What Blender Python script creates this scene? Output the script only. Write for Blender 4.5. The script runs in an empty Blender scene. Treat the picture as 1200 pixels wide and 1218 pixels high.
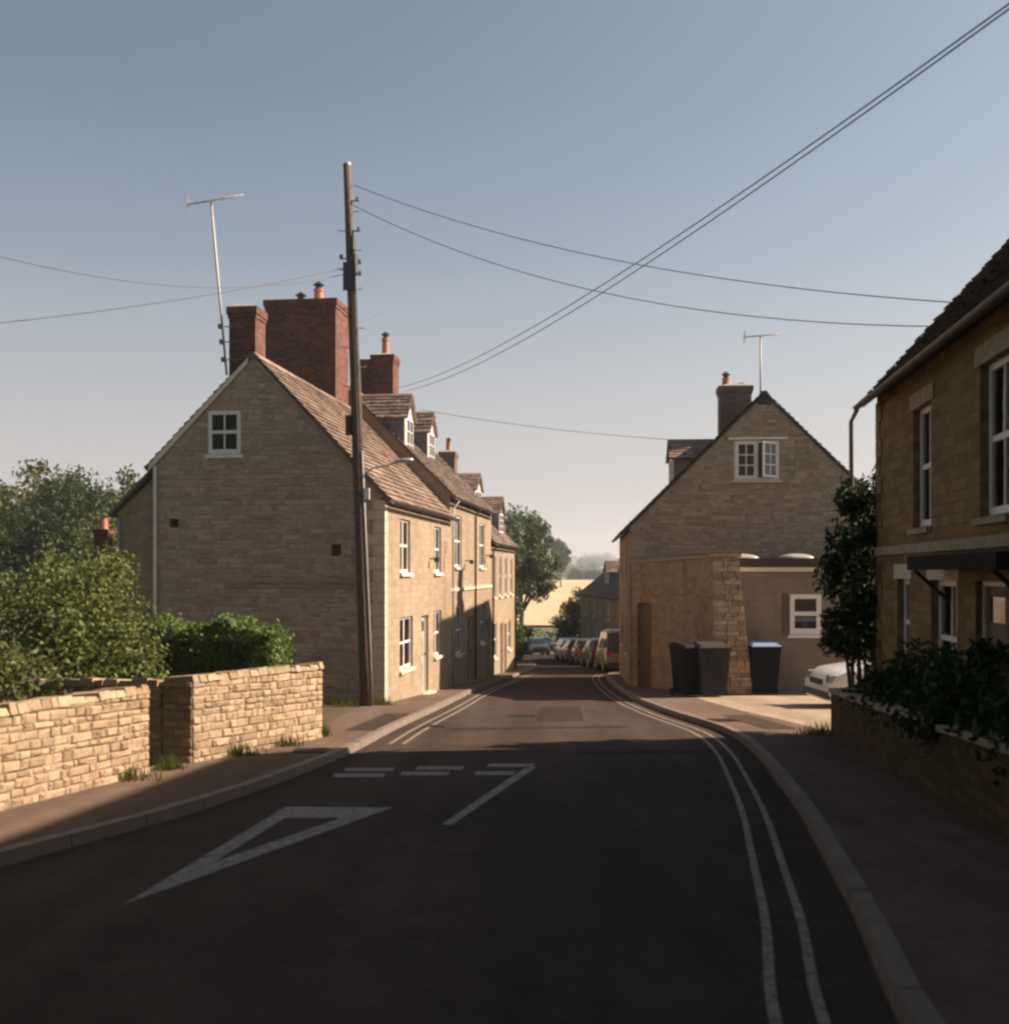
import bpy, bmesh, math, random
from mathutils import Vector, Matrix
R = math.radians
sc = bpy.context.scene
COL = sc.collection
rnd = random.Random(7)

# ------------------------------------------------------------------ ground
CAMZ = 1.6
GP = [(-60, 3.6), (100, -6.0), (112, -6.55), (126, -6.75), (140, -6.3), (165, -5.0), (400, -1.6), (520, -2.0), (700, 0.0), (1000, 4.0), (1700, 12.0)]
def gz(y):
    if y <= GP[0][0]: return -.06 * y
    for (a, za), (b, zb) in zip(GP, GP[1:]):
        if y <= b: return za + (zb - za) * (y - a) / (b - a)
    return GP[-1][1]
def gp(px, py, lift=0.0):
    """point of the sloping street seen at a place of the photograph (survey of the street)"""
    Y = (CAMZ - lift) / ((py - 680) / 1286 - .06)
    return ((px - 600) / 1286 * Y, Y)

# ------------------------------------------------------------------ materials
def mat(name):
    m = bpy.data.materials.new(name); m.use_nodes = True
    nt = m.node_tree; b = nt.nodes['Principled BSDF']
    return m, nt, b
def N(nt, t, **kw):
    n = nt.nodes.new(t)
    for k, v in kw.items():
        if k in n.inputs: n.inputs[k].default_value = v
        else: setattr(n, k, v)
    return n
def ramp(nt, stops):
    n = nt.nodes.new('ShaderNodeValToRGB'); cr = n.color_ramp
    while len(cr.elements) > 1: cr.elements.remove(cr.elements[0])
    cr.elements[0].position = stops[0][0]; cr.elements[0].color = (*stops[0][1], 1)
    for p, c in stops[1:]:
        e = cr.elements.new(p); e.color = (*c, 1)
    return n
def mix(nt, a, b, f, mode='MIX'):
    n = nt.nodes.new('ShaderNodeMix'); n.data_type = 'RGBA'; n.blend_type = mode
    for sock, v in ((n.inputs[6], a), (n.inputs[7], b), (n.inputs[0], f)):
        if hasattr(v, 'is_linked'): nt.links.new(v, sock)
        elif isinstance(v, tuple): sock.default_value = (*v, 1)
        else: sock.default_value = v
    return n.outputs[2]

def plain(name, c, rough=.6, metal=0, var=.25, scale=6, bump=0.0, spec=None):
    m, nt, b = mat(name)
    tc = N(nt, 'ShaderNodeTexCoord'); no = N(nt, 'ShaderNodeTexNoise', Scale=scale, Detail=5.0, Roughness=.65)
    nt.links.new(tc.outputs['Object'], no.inputs['Vector'])
    rp = ramp(nt, [(.3, tuple(x * (1 - var) for x in c)), (.7, tuple(min(1, x * (1 + var)) for x in c))])
    nt.links.new(no.outputs[0], rp.inputs[0]); nt.links.new(rp.outputs[0], b.inputs['Base Color'])
    b.inputs['Roughness'].default_value = rough; b.inputs['Metallic'].default_value = metal
    if spec is not None: b.inputs['Specular IOR Level'].default_value = spec
    if bump:
        bp = N(nt, 'ShaderNodeBump', Strength=.6, Distance=bump)
        nt.links.new(no.outputs[0], bp.inputs['Height']); nt.links.new(bp.outputs[0], b.inputs['Normal'])
    return m

def masonry(name, tones, mortar, bw=.36, bh=.13, ms=.014, dist=.05, bump=.02, big=.5, rough=.9, patch=None, rub=None, streak=.35):
    """coursed stone or brick in wall coordinates (UV in metres)"""
    m, nt, b = mat(name); L = nt.links.new
    uv = N(nt, 'ShaderNodeUVMap'); tc = N(nt, 'ShaderNodeTexCoord')
    n1 = N(nt, 'ShaderNodeTexNoise', Scale=2.3, Detail=3.0)
    L(uv.outputs[0], n1.inputs['Vector'])
    va = N(nt, 'ShaderNodeVectorMath', operation='MULTIPLY_ADD')
    va.inputs[1].default_value = (dist * 2, dist, 0); L(n1.outputs[1], va.inputs[0]); L(uv.outputs[0], va.inputs[2])
    br = N(nt, 'ShaderNodeTexBrick', Scale=1.0); L(va.outputs[0], br.inputs['Vector'])
    br.inputs['Color1'].default_value = (0, 0, 0, 1); br.inputs['Color2'].default_value = (1, 1, 1, 1); br.inputs['Mortar'].default_value = (.5, .5, .5, 1)
    br.inputs['Mortar Size'].default_value = ms; br.inputs['Mortar Smooth'].default_value = .25
    br.inputs['Brick Width'].default_value = bw; br.inputs['Row Height'].default_value = bh
    br.squash = .7; br.squash_frequency = 3; br.offset_frequency = 2; br.offset = .43
    colout, facout = br.outputs['Color'], br.outputs['Fac']
    if rub:
        ms_ = N(nt, 'ShaderNodeVectorMath', operation='MULTIPLY'); ms_.inputs[1].default_value = (1 / rub[0], 1 / rub[1], 1); L(va.outputs[0], ms_.inputs[0])
        v1 = N(nt, 'ShaderNodeTexVoronoi', voronoi_dimensions='2D', Scale=1.0, Randomness=.95); v2 = N(nt, 'ShaderNodeTexVoronoi', voronoi_dimensions='2D', feature='DISTANCE_TO_EDGE', Scale=1.0, Randomness=.95)
        L(ms_.outputs[0], v1.inputs['Vector']); L(ms_.outputs[0], v2.inputs['Vector'])
        sx_ = N(nt, 'ShaderNodeSeparateXYZ'); L(v1.outputs['Color'], sx_.inputs[0]); colout = sx_.outputs[0]
        rv = ramp(nt, [(.0, (1, 1, 1)), (.09, (0, 0, 0))]); L(v2.outputs['Distance'], rv.inputs[0]); facout = rv.outputs[0]
    rp = ramp(nt, [(i / (len(tones) - 1), t) for i, t in enumerate(tones)])
    L(colout, rp.inputs[0])
    n2 = N(nt, 'ShaderNodeTexNoise', Scale=big, Detail=6.0, Roughness=.7); L(tc.outputs['Object'], n2.inputs['Vector'])
    r2 = ramp(nt, [(.3, (.66, .64, .62)), (.55, (1, 1, 1)), (.75, (1.12, 1.08, 1.0))]); L(n2.outputs[0], r2.inputs[0])
    c = mix(nt, rp.outputs[0], r2.outputs[0], .8, 'MULTIPLY')
    n3 = N(nt, 'ShaderNodeTexNoise', Scale=22.0, Detail=5.0, Roughness=.75); L(tc.outputs['Object'], n3.inputs['Vector'])
    r3 = ramp(nt, [(.3, (.72, .7, .68)), (.7, (1.2, 1.18, 1.15))]); L(n3.outputs[0], r3.inputs[0])
    c = mix(nt, c, r3.outputs[0], .7, 'MULTIPLY')
    if streak:
        m5 = N(nt, 'ShaderNodeVectorMath', operation='MULTIPLY'); m5.inputs[1].default_value = (2.2, .28, 1); L(uv.outputs[0], m5.inputs[0])
        n5 = N(nt, 'ShaderNodeTexNoise', Scale=1.0, Detail=7.0, Roughness=.65); L(m5.outputs[0], n5.inputs['Vector'])
        r5 = ramp(nt, [(.32, (.55, .52, .5)), (.5, (1, 1, 1)), (.7, (1.15, 1.12, 1.08))]); L(n5.outputs[0], r5.inputs[0])
        c = mix(nt, c, r5.outputs[0], streak, 'MULTIPLY')
    c = mix(nt, c, mortar, facout)
    if patch:
        n4 = N(nt, 'ShaderNodeTexNoise', Scale=patch[1], Detail=7.0, Roughness=.7); L(tc.outputs['Object'], n4.inputs['Vector'])
        r4 = ramp(nt, [(patch[2], (0, 0, 0)), (patch[2] + .08, (1, 1, 1))]); L(n4.outputs[0], r4.inputs[0])
        c = mix(nt, c, patch[0], r4.outputs[0])
    L(c, b.inputs['Base Color']); b.inputs['Roughness'].default_value = rough; b.inputs['Specular IOR Level'].default_value = .2
    mh = N(nt, 'ShaderNodeMath', operation='MULTIPLY_ADD'); mh.inputs[1].default_value = -1.0
    L(facout, mh.inputs[0]); L(n3.outputs[0], mh.inputs[2])
    mh2 = N(nt, 'ShaderNodeMath', operation='MULTIPLY_ADD'); mh2.inputs[1].default_value = .5
    L(colout, mh2.inputs[0]); L(mh.outputs[0], mh2.inputs[2])
    bp = N(nt, 'ShaderNodeBump', Strength=.9, Distance=bump); L(mh2.outputs[0], bp.inputs['Height']); L(bp.outputs[0], b.inputs['Normal'])
    return m

def foliage(name, a, b2, trans=.25):
    m, nt, b = mat(name); L = nt.links.new
    g = N(nt, 'ShaderNodeNewGeometry'); tc = N(nt, 'ShaderNodeTexCoord')
    no = N(nt, 'ShaderNodeTexNoise', Scale=.9, Detail=4.0); L(tc.outputs['Object'], no.inputs['Vector'])
    ad = N(nt, 'ShaderNodeMath', operation='MULTIPLY_ADD'); ad.inputs[1].default_value = .55
    sb = N(nt, 'ShaderNodeMath', operation='MULTIPLY'); sb.inputs[1].default_value = .6
    L(no.outputs[0], sb.inputs[0]); L(g.outputs['Random Per Island'], ad.inputs[0]); L(sb.outputs[0], ad.inputs[2])
    rp = ramp(nt, [(.1, a), (.9, b2)]); L(ad.outputs[0], rp.inputs[0])
    L(rp.outputs[0], b.inputs['Base Color']); b.inputs['Roughness'].default_value = .6; b.inputs['Specular IOR Level'].default_value = .25
    tr = N(nt, 'ShaderNodeBsdfTranslucent'); L(rp.outputs[0], tr.inputs['Color'])
    mx = N(nt, 'ShaderNodeMixShader', Fac=trans); L(b.outputs[0], mx.inputs[1]); L(tr.outputs[0], mx.inputs[2])
    L(mx.outputs[0], nt.nodes['Material Output'].inputs[0])
    return m

def asphalt(name, dark, light, speck=.35, crack=False):
    m, nt, b = mat(name); L = nt.links.new
    tc = N(nt, 'ShaderNodeTexCoord')
    n1 = N(nt, 'ShaderNodeTexNoise', Scale=.55, Detail=6.0, Roughness=.65); L(tc.outputs['Object'], n1.inputs['Vector'])
    n2 = N(nt, 'ShaderNodeTexNoise', Scale=55.0, Detail=3.0, Roughness=.8); L(tc.outputs['Object'], n2.inputs['Vector'])
    r1 = ramp(nt, [(.3, dark), (.7, light)]); L(n1.outputs[0], r1.inputs[0])
    r2 = ramp(nt, [(.3, (1 - speck,) * 3), (.7, (1 + speck,) * 3)]); L(n2.outputs[0], r2.inputs[0])
    c = mix(nt, r1.outputs[0], r2.outputs[0], .8, 'MULTIPLY')
    m6 = N(nt, 'ShaderNodeMapping'); m6.inputs['Rotation'].default_value = (0, 0, R(7)); m6.inputs['Scale'].default_value = (1.6, .09, 1); L(tc.outputs['Object'], m6.inputs[0])
    n6 = N(nt, 'ShaderNodeTexNoise', Scale=1.0, Detail=6.0, Roughness=.6); L(m6.outputs[0], n6.inputs['Vector'])
    r6 = ramp(nt, [(.35, (.78, .77, .76)), (.65, (1.2, 1.19, 1.17))]); L(n6.outputs[0], r6.inputs[0]); c = mix(nt, c, r6.outputs[0], .8, 'MULTIPLY')
    n7 = N(nt, 'ShaderNodeTexNoise', Scale=4.5, Detail=8.0, Roughness=.75); L(tc.outputs['Object'], n7.inputs['Vector'])
    r7 = ramp(nt, [(.35, (.8, .8, .8)), (.65, (1.2, 1.2, 1.2))]); L(n7.outputs[0], r7.inputs[0]); c = mix(nt, c, r7.outputs[0], .8, 'MULTIPLY')
    if crack:
        mp = N(nt, 'ShaderNodeMapping'); mp.inputs['Scale'].default_value = (.55, .22, 1); L(tc.outputs['Object'], mp.inputs[0])
        nd = N(nt, 'ShaderNodeTexNoise', Scale=1.5, Detail=4.0); L(mp.outputs[0], nd.inputs['Vector'])
        av = N(nt, 'ShaderNodeVectorMath', operation='ADD'); L(mp.outputs[0], av.inputs[0]); L(nd.outputs[1], av.inputs[1])
        vo = N(nt, 'ShaderNodeTexVoronoi', feature='DISTANCE_TO_EDGE', Scale=.8); L(av.outputs[0], vo.inputs['Vector'])
        rc = ramp(nt, [(.004, (.55, .52, .5)), (.012, (1, 1, 1))]); L(vo.outputs[0], rc.inputs[0])
        c = mix(nt, c, rc.outputs[0], .7, 'MULTIPLY')
    L(c, b.inputs['Base Color']); b.inputs['Roughness'].default_value = .97; b.inputs['Specular IOR Level'].default_value = .06
    bp = N(nt, 'ShaderNodeBump', Strength=.5, Distance=.006); L(n2.outputs[0], bp.inputs['Height']); L(bp.outputs[0], b.inputs['Normal'])
    return m

def worn_paint(name, c, under):
    m, nt, b = mat(name); L = nt.links.new
    tc = N(nt, 'ShaderNodeTexCoord')
    n1 = N(nt, 'ShaderNodeTexNoise', Scale=14.0, Detail=8.0, Roughness=.8); L(tc.outputs['Object'], n1.inputs['Vector'])
    r1 = ramp(nt, [(.40, under), (.60, c)]); L(n1.outputs[0], r1.inputs[0]); L(r1.outputs[0], b.inputs['Base Color'])
    b.inputs['Roughness'].default_value = .8
    return m

M = {}
st = (.50, .385, .25)
M['rubble'] = masonry('cotswold_rubble', [(.29, .215, .155), (.36, .275, .20), (.43, .335, .245)], (.31, .24, .175), .30, .095, .012, .05, .022, streak=.75)
M['rubble1'] = masonry('warm_gable_rubble', [(.40, .30, .235), (.49, .37, .29), (.57, .44, .345)], (.43, .33, .255), .30, .095, .012, .05, .022, streak=.75)
M['ashlar'] = masonry('pale_coursed_stone', [(.275, .207, .145), (.31, .236, .165), (.345, .265, .19)], (.295, .225, .158), .48, .15, .010, .02, .006, big=.35)
M['render'] = masonry('warm_plastered_stone', [(.27, .185, .12), (.34, .235, .15), (.41, .29, .185)], (.33, .23, .15), .5, .2, .006, .05, .012, big=.8, rub=(.3, .13), streak=.9)
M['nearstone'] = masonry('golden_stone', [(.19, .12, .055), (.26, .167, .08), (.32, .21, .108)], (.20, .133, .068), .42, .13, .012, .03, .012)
M['brown'] = masonry('brown_render', [(.23, .18, .15), (.25, .195, .16), (.27, .21, .17)], (.23, .18, .15), .44, .15, .005, .01, .004)
M['brick'] = masonry('red_brick', [(.075, .034, .026), (.14, .055, .040), (.20, .080, .056)], (.16, .10, .08), .225, .075, .008, .004, .008, big=1.2)
M['greybrick'] = masonry('sooty_brick', [(.12, .085, .07), (.17, .12, .10), (.2, .15, .12)], (.14, .11, .09), .225, .075, .008, .004, .008)
def slatemat(name, a, b_, lichen=(.42, .35, .2), amt=.56):
    m, nt, b = mat(name); L = nt.links.new
    g = N(nt, 'ShaderNodeNewGeometry'); tc = N(nt, 'ShaderNodeTexCoord')
    r1 = ramp(nt, [(0, a), (1, b_)]); L(g.outputs['Random Per Island'], r1.inputs[0])
    n1 = N(nt, 'ShaderNodeTexNoise', Scale=7.0, Detail=8.0, Roughness=.75); L(tc.outputs['Object'], n1.inputs['Vector'])
    r2 = ramp(nt, [(amt, (0, 0, 0)), (amt + .1, (1, 1, 1))]); L(n1.outputs[0], r2.inputs[0])
    n2 = N(nt, 'ShaderNodeTexNoise', Scale=.8, Detail=5.0); L(tc.outputs['Object'], n2.inputs['Vector'])
    r3 = ramp(nt, [(.35, (.7, .68, .66)), (.65, (1.1, 1.1, 1.1))]); L(n2.outputs[0], r3.inputs[0])
    c = mix(nt, r1.outputs[0], lichen, r2.outputs[0]); c = mix(nt, c, r3.outputs[0], 1.0, 'MULTIPLY')
    L(c, b.inputs['Base Color']); b.inputs['Roughness'].default_value = .9; b.inputs['Specular IOR Level'].default_value = .2
    bp = N(nt, 'ShaderNodeBump', Strength=.6, Distance=.01); L(n1.outputs[0], bp.inputs['Height']); L(bp.outputs[0], b.inputs['Normal'])
    return m
M['slate'] = slatemat('stone_slates', (.14, .098, .078), (.28, .20, .15), (.33, .27, .18))
M['slate2'] = slatemat('grey_stone_slates', (.12, .095, .08), (.25, .19, .15), (.33, .27, .18), .6)
M['slatedark'] = slatemat('dark_slates', (.045, .038, .034), (.09, .075, .065), (.12, .1, .07), .62)
M['redtile'] = slatemat('red_clay_tiles', (.28, .11, .08), (.42, .19, .13), (.4, .27, .2), .6)
M['white'] = plain('white_paint', (.74, .71, .66), .45, var=.06)
M['cream'] = plain('cream_paint', (.66, .60, .48), .5, var=.08)
M['greydoor'] = plain('sage_door_paint', (.34, .33, .27), .45, var=.1)
M['browndoor'] = plain('dark_timber', (.10, .065, .045), .6, var=.3, scale=12)
M['greypaint'] = plain('grey_paint', (.27, .26, .25), .5, var=.1)
M['lead'] = plain('lead_sheet', (.12, .125, .14), .55, var=.2, scale=4)
M['black'] = plain('black_iron', (.025, .024, .023), .45, var=.2)
M['darkwood'] = plain('dark_stained_wood', (.03, .022, .018), .95, var=.3, spec=.1)
M['nearwall'] = masonry('dark_shaded_stone', [(.07, .046, .026), (.10, .066, .034), (.13, .085, .046)], (.07, .046, .026), .3, .11, .012, .05, .02, streak=.7)  # low right wall: stone tones darkened to stand in for deep shade
M['rubber'] = plain('tyre_rubber', (.018, .018, .018), .85, var=.2)
M['galv'] = plain('galvanised_steel', (.42, .42, .42), .45, .6, var=.15)
M['galvdark'] = plain('worn_cast_iron', (.05, .04, .035), .6, .3, var=.3, scale=20, spec=.1)
M['alum'] = plain('dull_aluminium', (.42, .40, .39), .65, .25, var=.1)
M['pot'] = plain('terracotta', (.42, .17, .10), .8, var=.25, scale=14)
M['mortarcap'] = plain('cement_flaunching', (.36, .31, .26), .9, var=.2, bump=.01)
M['sill'] = plain('stone_sill', (.55, .45, .33), .85, var=.15, scale=9, bump=.004)
M['lintel'] = plain('weathered_lintel', (.30, .24, .17), .85, var=.25, scale=9, bump=.006)
def glassmat():
    m, nt, b = mat('window_glass'); L = nt.links.new
    tr = N(nt, 'ShaderNodeBsdfTransparent'); tr.inputs[0].default_value = (.55, .58, .57, 1)
    gl = N(nt, 'ShaderNodeBsdfGlossy', Roughness=.04); tc = N(nt, 'ShaderNodeTexCoord'); no = N(nt, 'ShaderNodeTexNoise', Scale=2.2, Detail=2.0); L(tc.outputs['Object'], no.inputs['Vector'])
    bp = N(nt, 'ShaderNodeBump', Strength=.25, Distance=.02); L(no.outputs[0], bp.inputs['Height']); L(bp.outputs[0], gl.inputs['Normal'])
    fr = N(nt, 'ShaderNodeFresnel', IOR=1.6); mx = N(nt, 'ShaderNodeMixShader'); L(fr.outputs[0], mx.inputs[0]); L(tr.outputs[0], mx.inputs[1]); L(gl.outputs[0], mx.inputs[2])
    L(mx.outputs[0], nt.nodes['Material Output'].inputs[0]); return m
M['glass'] = glassmat()
M['carglass'] = plain('dark_car_glass', (.018, .02, .024), .06, var=.3, spec=.6)
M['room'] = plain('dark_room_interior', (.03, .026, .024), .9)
M['curtain'] = plain('net_curtain', (.5, .47, .42), .9, var=.1)
M['polewood'] = plain('creosoted_pole', (.085, .055, .04), .8, var=.45, scale=9, bump=.01)
M['cable'] = plain('grey_cable', (.09, .088, .09), .6, var=.1)
M['palecable'] = plain('pale_cable_guard', (.34, .30, .25), .6, var=.15)
M['bingrey'] = plain('grey_bin_plastic', (.034, .033, .035), .75, var=.3, scale=3, spec=.15)
M['binblack'] = plain('black_bin_plastic', (.010, .009, .010), .7, var=.3, scale=3, spec=.12)
M['binlid'] = plain('blue_bin_lid', (.20, .27, .42), .45, var=.1)
M['dome'] = plain('clouded_rooflight_dome', (.34, .30, .26), .5, var=.06)
M['bark'] = plain('tree_bark', (.10, .075, .055), .9, var=.35, scale=8, bump=.02)
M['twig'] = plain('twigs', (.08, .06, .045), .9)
M['leafdark'] = foliage('dark_leaves', (.014, .027, .009), (.045, .07, .02))
M['leafmid'] = foliage('mid_leaves', (.035, .060, .016), (.10, .14, .038))
M['leaflime'] = foliage('yellow_green_leaves', (.055, .078, .020), (.18, .205, .055), .35)
M['leafhedge'] = foliage('hedge_leaves', (.055, .095, .025), (.15, .21, .055), .35)
M['leafgrey'] = foliage('grey_green_leaves', (.040, .062, .028), (.10, .13, .06))
M['leafolive'] = foliage('olive_leaves', (.045, .058, .016), (.12, .125, .038))
M['road'] = asphalt('worn_asphalt', (.047, .034, .027), (.064, .046, .036))
M['patch'] = asphalt('repair_asphalt', (.030, .022, .018), (.042, .031, .025))
M['pave'] = asphalt('pavement_asphalt', (.105, .073, .055), (.135, .095, .072), .25)
M['drive'] = asphalt('driveway_concrete', (.27, .20, .145), (.34, .26, .19), .2)
M['kerb'] = plain('kerb_stone', (.155, .115, .088), .85, var=.2, scale=5, bump=.004)
M['wpaint'] = worn_paint('worn_white_line', (.22, .195, .175), (.085, .068, .058))
M['ypaint'] = worn_paint('worn_yellow_line', (.30, .23, .155), (.075, .055, .042))
M['grass'] = asphalt('rough_grass', (.05, .065, .02), (.11, .12, .04), .3, False)
M['soil'] = asphalt('garden_soil', (.07, .05, .03), (.11, .085, .05), .3, False)

def ground_mat():
    m, nt, b = mat('meadow'); L = nt.links.new
    tc = N(nt, 'ShaderNodeTexCoord')
    n1 = N(nt, 'ShaderNodeTexNoise', Scale=.05, Detail=8.0, Roughness=.7); L(tc.outputs['Object'], n1.inputs['Vector'])
    r1 = ramp(nt, [(.3, (.05, .065, .022)), (.6, (.10, .11, .04)), (.8, (.17, .15, .07))]); L(n1.outputs[0], r1.inputs[0])
    L(r1.outputs[0], b.inputs['Base Color']); b.inputs['Roughness'].default_value = .95
    return m
M['meadow'] = ground_mat()
def wheat_mat():
    m, nt, b = mat('ripe_wheat'); L = nt.links.new
    tc = N(nt, 'ShaderNodeTexCoord')
    mp = N(nt, 'ShaderNodeMapping'); mp.inputs['Rotation'].default_value = (0, 0, R(12)); mp.inputs['Scale'].default_value = (.35, .05, 1); L(tc.outputs['Object'], mp.inputs[0])
    n1 = N(nt, 'ShaderNodeTexNoise', Scale=1.0, Detail=8.0, Roughness=.7); L(mp.outputs[0], n1.inputs['Vector'])
    r1 = ramp(nt, [(.3, (.42, .29, .15)), (.7, (.57, .415, .235))]); L(n1.outputs[0], r1.inputs[0])
    w = N(nt, 'ShaderNodeTexWave', Scale=.16, Distortion=1.5); w.bands_direction = 'Y'; L(tc.outputs['Object'], w.inputs['Vector'])
    r2 = ramp(nt, [(0, (.86, .84, .82)), (.5, (1, 1, 1))]); L(w.outputs[0], r2.inputs[0])
    c = mix(nt, r1.outputs[0], r2.outputs[0], .7, 'MULTIPLY')
    L(c, b.inputs['Base Color']); b.inputs['Roughness'].default_value = .95
    return m
M['wheat'] = wheat_mat()
def rubblestone(name, a, b_):
    m, nt, b = mat(name); L = nt.links.new
    g = N(nt, 'ShaderNodeNewGeometry'); tc = N(nt, 'ShaderNodeTexCoord')
    r1 = ramp(nt, [(0, a), (1, b_)]); L(g.outputs['Random Per Island'], r1.inputs[0])
    n1 = N(nt, 'ShaderNodeTexNoise', Scale=11.0, Detail=8.0, Roughness=.75); L(tc.outputs['Object'], n1.inputs['Vector'])
    r2 = ramp(nt, [(.3, (.6, .58, .56)), (.55, (1, 1, 1)), (.72, (1.22, 1.2, 1.18))]); L(n1.outputs[0], r2.inputs[0])
    c = mix(nt, r1.outputs[0], r2.outputs[0], .9, 'MULTIPLY')
    L(c, b.inputs['Base Color']); b.inputs['Roughness'].default_value = .92; b.inputs['Specular IOR Level'].default_value = .2
    bp = N(nt, 'ShaderNodeBump', Strength=.9, Distance=.02); L(n1.outputs[0], bp.inputs['Height']); L(bp.outputs[0], b.inputs['Normal'])
    return m
M['drystone'] = rubblestone('garden_wall_stones', (.25, .175, .11), (.42, .31, .205))
M['pierstone'] = rubblestone('pier_stones', (.31, .215, .13), (.54, .39, .25))
M['gablestone'] = rubblestone('warm_gable_stones', (.34, .25, .20), (.50, .38, .305))
M['gablestone2'] = rubblestone('brown_gable_stones', (.27, .20, .15), (.42, .325, .245))
M['mortar'] = plain('lime_mortar', (.33, .25, .17), .95, var=.25, bump=.01)

# ------------------------------------------------------------------ mesh helpers
class MB:
    def __init__(s): s.bm = bmesh.new()
    def v(s, *p): return s.bm.verts.new(p)
    def face(s, pts):
        try: return s.bm.faces.new([p if isinstance(p, bmesh.types.BMVert) else s.bm.verts.new(p) for p in pts])
        except ValueError: return None
    def box(s, x0, y0, z0, x1, y1, z1):
        return s.hexa([(x0, y0, z0), (x1, y0, z0), (x1, y1, z0), (x0, y1, z0), (x0, y0, z1), (x1, y0, z1), (x1, y1, z1), (x0, y1, z1)])
    def hexa(s, P):
        V = [s.bm.verts.new(p) for p in P]
        for f in ((0, 3, 2, 1), (4, 5, 6, 7), (0, 1, 5, 4), (1, 2, 6, 5), (2, 3, 7, 6), (3, 0, 4, 7)):
            s.bm.faces.new([V[i] for i in f])
        return V
    def obox(s, o, a, b, c):
        """box from corner o along vectors a, b, c"""
        o, a, b, c = map(Vector, (o, a, b, c))
        return s.hexa([o, o + a, o + a + b, o + b, o + c, o + a + c, o + a + b + c, o + b + c])
    def prism(s, prof, fn, t0, t1):
        """profile extruded: fn(p, t) -> xyz"""
        A = [s.bm.verts.new(fn(p, t0)) for p in prof]; B = [s.bm.verts.new(fn(p, t1)) for p in prof]
        s.bm.faces.new(A); s.bm.faces.new(B[::-1]); n = len(prof)
        for i in range(n): s.bm.faces.new([A[i], B[i], B[(i + 1) % n], A[(i + 1) % n]])
    def tube(s, pts, r, seg=8, cap=True):
        pts = [Vector(p) for p in pts]; rs = r if isinstance(r, (list, tuple)) else [r] * len(pts)
        rings = []
        for i, p in enumerate(pts):
            d = (pts[min(i + 1, len(pts) - 1)] - pts[max(i - 1, 0)]).normalized()
            a = d.cross(Vector((0, 0, 1)) if abs(d.z) < .9 else Vector((0, 1, 0))).normalized(); b = d.cross(a)
            rings.append([s.bm.verts.new(p + (a * math.cos(2 * math.pi * k / seg) + b * math.sin(2 * math.pi * k / seg)) * rs[i]) for k in range(seg)])
        for A, B in zip(rings, rings[1:]):
            for k in range(seg): s.bm.faces.new([A[k], A[(k + 1) % seg], B[(k + 1) % seg], B[k]])
        if cap: s.bm.faces.new(rings[0][::-1]); s.bm.faces.new(rings[-1])
    def lathe(s, c, prof, seg=16):
        c = Vector(c); rings = [[s.bm.verts.new(c + Vector((r * math.cos(2 * math.pi * k / seg), r * math.sin(2 * math.pi * k / seg), z))) for k in range(seg)] for r, z in prof]
        for A, B in zip(rings, rings[1:]):
            for k in range(seg): s.bm.faces.new([A[k], A[(k + 1) % seg], B[(k + 1) % seg], B[k]])
        s.bm.faces.new(rings[0][::-1]); s.bm.faces.new(rings[-1])
    def build(s, name, m, parent=None, smooth=False, loc=None, normals=True):
        bm = s.bm
        if normals: bmesh.ops.recalc_face_normals(bm, faces=bm.faces)
        bm.normal_update()
        uvl = bm.loops.layers.uv.new('UVMap')
        for f in bm.faces:
            n = f.normal
            if abs(n.z) > .97: t = Vector((1, 0, 0)); b = Vector((0, 1, 0))
            else: t = Vector((-n.y, n.x, 0)).normalized(); b = n.cross(t)
            for l in f.loops: l[uvl].uv = (l.vert.co.dot(t), l.vert.co.dot(b))
            f.smooth = smooth
        me = bpy.data.meshes.new(name); bm.to_mesh(me); bm.free()
        me.materials.append(m)
        o = bpy.data.objects.new(name, me); COL.objects.link(o)
        if parent: o.parent = parent
        if loc: o.location = loc
        return o

def tag(o, label=None, cat=None, group=None, kind=None):
    if label: o['label'] = label
    if cat: o['category'] = cat
    if group: o['group'] = group
    if kind: o['kind'] = kind
    return o
def empty(name, loc, rz, label, cat, group=None):
    o = bpy.data.objects.new(name, None); COL.objects.link(o); o.location = loc; o.rotation_euler = (0, 0, rz)
    o.empty_display_size = .3
    return tag(o, label, cat, group)
KIDS = {}
def copy_tree(o, parent=None):
    c = o.copy(); COL.objects.link(c)
    if parent: c.parent = parent
    for ch in [x for x in bpy.data.objects if x.parent == o]: copy_tree(ch, c)
    return c

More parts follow.
